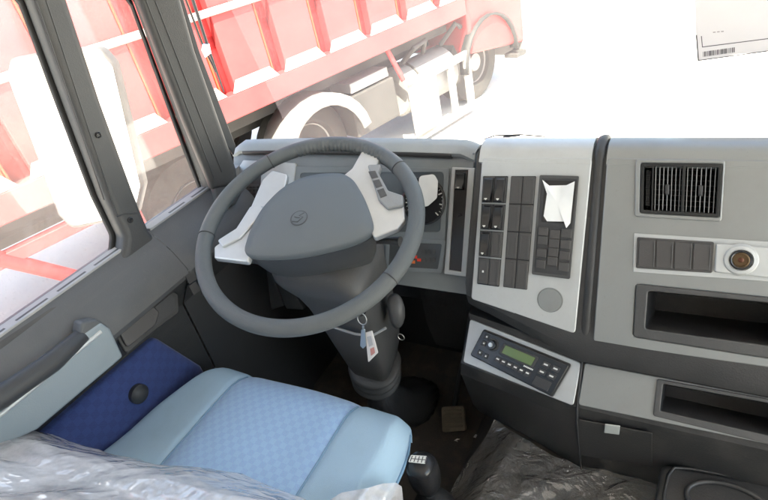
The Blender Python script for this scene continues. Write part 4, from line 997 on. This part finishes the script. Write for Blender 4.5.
# ------------------------------------------------------------------ dump trucks in the yard
HD = R(73.12)
def tyre_wheel(parent, x, y, r=.52, w=.30):
    mw = Matrix.Translation((x, y, r)) @ Matrix.Rotation(R(-90), 4, 'X')
    wl_ = lathe('wheel', [(r * .55, -.0), (r * .62, -.05), (r * .9, -.055), (r, -.02), (r * 1.0, w - .02), (r * .9, w), (r * .6, w), (.05, w)], TYRE, parent, mw, 40, local=True)
    rm = lathe('rim', [(r * .56, .02), (r * .54, -.02), (r * .45, .06), (r * .25, .03), (r * .22, -.05), (.01, -.05)], TWHITE, wl_, Matrix.Identity(4), 28, local=True)
    return wl_
def dump_truck(loc, rot, label, side_m, rib_m, deep_m, group, cabc, x0=.85, x1=5.75, tag_name='dump_truck'):
    t = thing(tag_name, label, 'dump truck', loc, group, rot)
    K = dict(local=True)
    W = 2.4
    # near side is local y=0, far side y=W
    boxes('bed_body', [(x0, x1, .14, .18, 1.4, 3.0), (x0, x1, W - .18, W - .14, 1.4, 3.0), (x0, x1, .18, W - .18, 1.38, 1.44), (x1 - .06, x1, .14, W - .14, 1.44, 3.2), (x0, x0 + .06, .18, W - .18, 1.44, 2.9)], deep_m, t, .004, **K)
    boxes('bed_rail', [(x0, x1, .0, .16, 1.25, 1.46), (x0, x1, .02, .16, 2.92, 3.05)], rib_m, t, .012, **K)
    nb = int((x1 - x0) / .60); st = (x1 - x0 - .42) / nb
    for i in range(nb + 1):
        a = x0 + st * i
        rb = boxes('side_rib', [(a, a + .42, .035, .14, 1.46, 2.92)], TORG if a < .45 else rib_m, t, .012, **K)
        boxes('rib_edge', [(a + .421, a + .438, .03, .14, 1.46, 2.92)], TORG, rb, .004, **K)
        # caked dust on the sloping gusset under each rib
        vs = [(a - .04, -.0, 1.462), (a + .46, -.0, 1.462), (a + .40, .034, 1.56), (a + .02, .034, 1.56), (a - .04, .034, 1.462), (a + .46, .034, 1.462)]
        link('dust_gusset', mesh('dust_gusset', vs, [(0, 1, 2, 3), (0, 3, 4), (1, 5, 2), (0, 4, 5, 1), (3, 2, 5, 4)]), TDUST, rb, smooth=False, local=True)
    boxes('mid_rail', [(x0, x1, .0, .034, 2.10, 2.16)], TDUST, t, .01, **K)
    boxes('chassis_frame', [(x0 - .2, x1 + 1.6, .75, .95, .85, 1.2), (x0 - .2, x1 + 1.6, W - .95, W - .75, .85, 1.2), (x0 + .2, x1, .35, .75, 1.05, 1.2)], TGREY, t, .01, **K)
    for wx in (1.75, 3.15):
        tyre_wheel(t, wx, .34); tyre_wheel(t, wx, W - .02)
        if wx < 3: continue
        rows = []
        for k in range(13):
            an = R(10 + 160 * k / 12); rows.append([Vector((wx + .62 * math.cos(an), y, .52 + .62 * math.sin(an))) for y in (-.03, -.05, .34)])
            rows[-1][0] = Vector((wx + .50 * math.cos(an), -.06, .52 + .50 * math.sin(an)))
        o = link('mudguard', grid_mesh('mudguard', rows), TWHITE, t, local=True); s = o.modifiers.new('s', 'SOLIDIFY'); s.thickness = .02
    boxes('underframe', [(x0, .95, .05, .15, .95, 1.05), (.98, 1.16, .02, .4, .30, .92)], rib_m, t, .01, **K)
    for q0, q1 in (((-.05, 1.25), (.50, .62)),):
        tube('diagonal_brace', [Vector((q0[0], .08, q0[1])), Vector((q1[0], .08, q1[1]))], .06, deep_m, t, 8, local=True)
    for wx in (x1 + .45,): tyre_wheel(t, wx, .34); tyre_wheel(t, wx, W - .02)
    # side guard and tanks
    gx0, gx1 = x1 - 1.22, x1 - .02
    boxes('side_guard', [(gx0, gx1, .0, .05, .74, .84), (gx0, gx1, .0, .05, .06, .16), (gx0, gx0 + .5, .0, .04, .1, .8), (gx1 - .12, gx1, .0, .05, .1, .8), (gx0 + .75, gx0 + .85, .0, .05, .1, .8)], TWHITE, t, .01, **K)
    tk = lathe('fuel_tank', [(.01, 0), (.27, 0), (.30, .03), (.30, .95), (.27, .98), (.01, .98)], TWHITE, t, Matrix.Translation((gx0 + .1, .40, .62)) @ Matrix.Rotation(R(90), 4, 'Y'), 28, local=True)
    tube('tank_strap', [Vector((gx0 + .35, .40 + .31 * math.cos(R(a)), .62 + .31 * math.sin(R(a)))) for a in range(0, 360, 15)], .014, TGREY, t, 6, True, local=True)
    boxes('battery_box', [(gx0 - .8, gx0 - .1, .12, .55, .45, .92)], TGREY, t, .02, **K)
    boxes('tool_box', [(gx0 - .75, gx0 - .15, .14, .5, .94, 1.05)], TWHITE, t, .01, **K)
    tube('air_hose', [Vector((gx0 + .25, .3, .95)), Vector((gx0 + .3, .1, 1.12)), Vector((gx0 + .5, .1, 1.15)), Vector((gx0 + .6, .25, .98))], .03, TGREY, t, 8, local=True)
    tube('air_hose', [Vector((gx1 - .2, .3, .95)), Vector((gx1 - .1, .1, 1.18)), Vector((gx1 + .05, .15, 1.1))], .03, TGREY, t, 8, local=True)
    tube('prop_rod', [Vector((gx0 - .15, .1, 1.25)), Vector((gx0 - .02, .05, .85))], .03, rib_m, t, 8, local=True)
    # cab
    cx0, cx1 = x1 + .06, x1 + 1.30
    cb = link('cab', mesh('cab', [(cx0, .02, .75), (cx1, .02, .55), (cx1, .04, 1.6), (cx1 - .15, .08, 2.75), (cx0, .08, 2.75), (cx0, W - .02, .75), (cx1, W - .02, .55), (cx1, W - .04, 1.6), (cx1 - .15, W - .08, 2.75), (cx0, W - .08, 2.75)],
              [(0, 1, 2, 3, 4), (5, 9, 8, 7, 6), (0, 5, 6, 1), (1, 6, 7, 2), (2, 7, 8, 3), (3, 8, 9, 4), (4, 9, 5, 0)]), cabc, t, bevel=.05, seg=3, local=True)
    boxes('side_window', [(cx0 + .25, cx1 - .22, .02, .10, 1.75, 2.45)], BLACKG, cb, .03, **K)
    boxes('windscreen', [(cx1 - .16, cx1 - .02, .2, W - .2, 1.75, 2.5)], BLACKG, cb, .03, **K)
    boxes('step', [(cx0 + .95, cx1 - .05, -.02, .2, .40, .46)], TGREY, t, .01, **K)
    boxes('bumper', [(cx1 - .05, cx1 + .12, .0, W, .35, .75)], TWHITE, t, .04, **K)
    rows = []
    for k in range(13):
        an = R(0 + 180 * k / 12); rows.append([Vector((x1 + .45 + .60 * math.cos(an), y, .55 + .60 * math.sin(an))) for y in (-.03, .10)])
    o = link('wheel_arch', grid_mesh('wheel_arch', rows), RUBBER, t, local=True); s = o.modifiers.new('s', 'SOLIDIFY'); s.thickness = .03
    return t
Hh = Vector((math.cos(HD), math.sin(HD), 0)); Nn = Vector((-Hh.y, Hh.x, 0))
dump_truck(Nn * 4.40 + Vector((0, 0, -1.25)), HD, 'dusty red dump truck with ribbed bed seen through the windscreen', TRED, TRIB, TDEEP, None, TRED, x0=-2.3, x1=5.70)
#dump_truck(Nn * 5.3 + Hh * -6.4 + Vector((0, 0, -1.25)), HD + R(0), 'orange dump truck farther left beyond the side mirror', TORG, TORG, TDEEP, None, TORG, x0=.6, x1=5.6)
rows = []
for i in range(41):
    row = []
    for j in range(41):
        a_, b_ = (i - 20) / 20, (j - 20) / 20; P = Nn * (4.15 + b_ * .75) + Hh * (.75 + a_ * 1.3)
        h_ = max(0, 1 - a_ * a_ - b_ * b_) ** .7 * .42
        row.append(Vector((P.x, P.y, -1.255 + h_ * (1 + .35 * noise.noise(P * 3)) + (.05 * noise.noise(P * 14) if h_ > 0 else 0))))
    rows.append(row)
tag(link('rubble_heap', grid_mesh('rubble_heap', rows), mat('brown_rubble', (.05, .042, .038), .95, dust=.9, dustc=(.15, .12, .10), dscale=3.9, d0=.4, d1=.6), ang=20), 'brown rubble heap on the ground beside the red dump truck', 'rubble', kind='stuff')

# ------------------------------------------------------------------ world, sun, render settings
w = bpy.data.worlds.new('World'); sc.world = w; w.use_nodes = True
nt = w.node_tree; nt.nodes.clear()
o_ = nt.nodes.new('ShaderNodeOutputWorld'); bg = nt.nodes.new('ShaderNodeBackground'); sk = nt.nodes.new('ShaderNodeTexSky')
sk.sky_type = 'NISHITA'; sk.sun_disc = False
SUN_EL, SUN_AZ = R(55), R(-60)     # azimuth measured from +x towards +y of the direction to the sun
sd = Vector((math.cos(SUN_EL) * math.cos(SUN_AZ), math.cos(SUN_EL) * math.sin(SUN_AZ), math.sin(SUN_EL)))
sk.sun_elevation = SUN_EL; sk.sun_rotation = math.atan2(sd.x, sd.y)
sk.dust_density = 3.0
bg.inputs[1].default_value = .12
L(nt, sk.outputs[0], bg.inputs[0]); L(nt, bg.outputs[0], o_.inputs[0])
sl = bpy.data.lights.new('sun', 'SUN'); sl.energy = 4.5; sl.angle = R(.5); sl.color = (1, .93, .85)
so_ = bpy.data.objects.new('sun', sl); COL.objects.link(so_); so_.rotation_euler = sd.to_track_quat('Z', 'Y').to_euler(); so_.location = (5, -5, 8)
sc.view_settings.view_transform = 'Standard'; sc.view_settings.look = 'None'; sc.view_settings.gamma = 1; sc.view_settings.use_curve_mapping = False
sc.view_settings.exposure = 2.95
sc.view_settings.use_white_balance = True; sc.view_settings.white_balance_temperature = 6900; sc.view_settings.white_balance_tint = 0
sc.render.engine = 'CYCLES'
cy = sc.cycles; cy.use_denoising = True; cy.max_bounces = 10; cy.diffuse_bounces = 5; cy.transparent_max_bounces = 12; cy.sample_clamp_indirect = 6
cy.caustics_reflective = False; cy.caustics_refractive = False
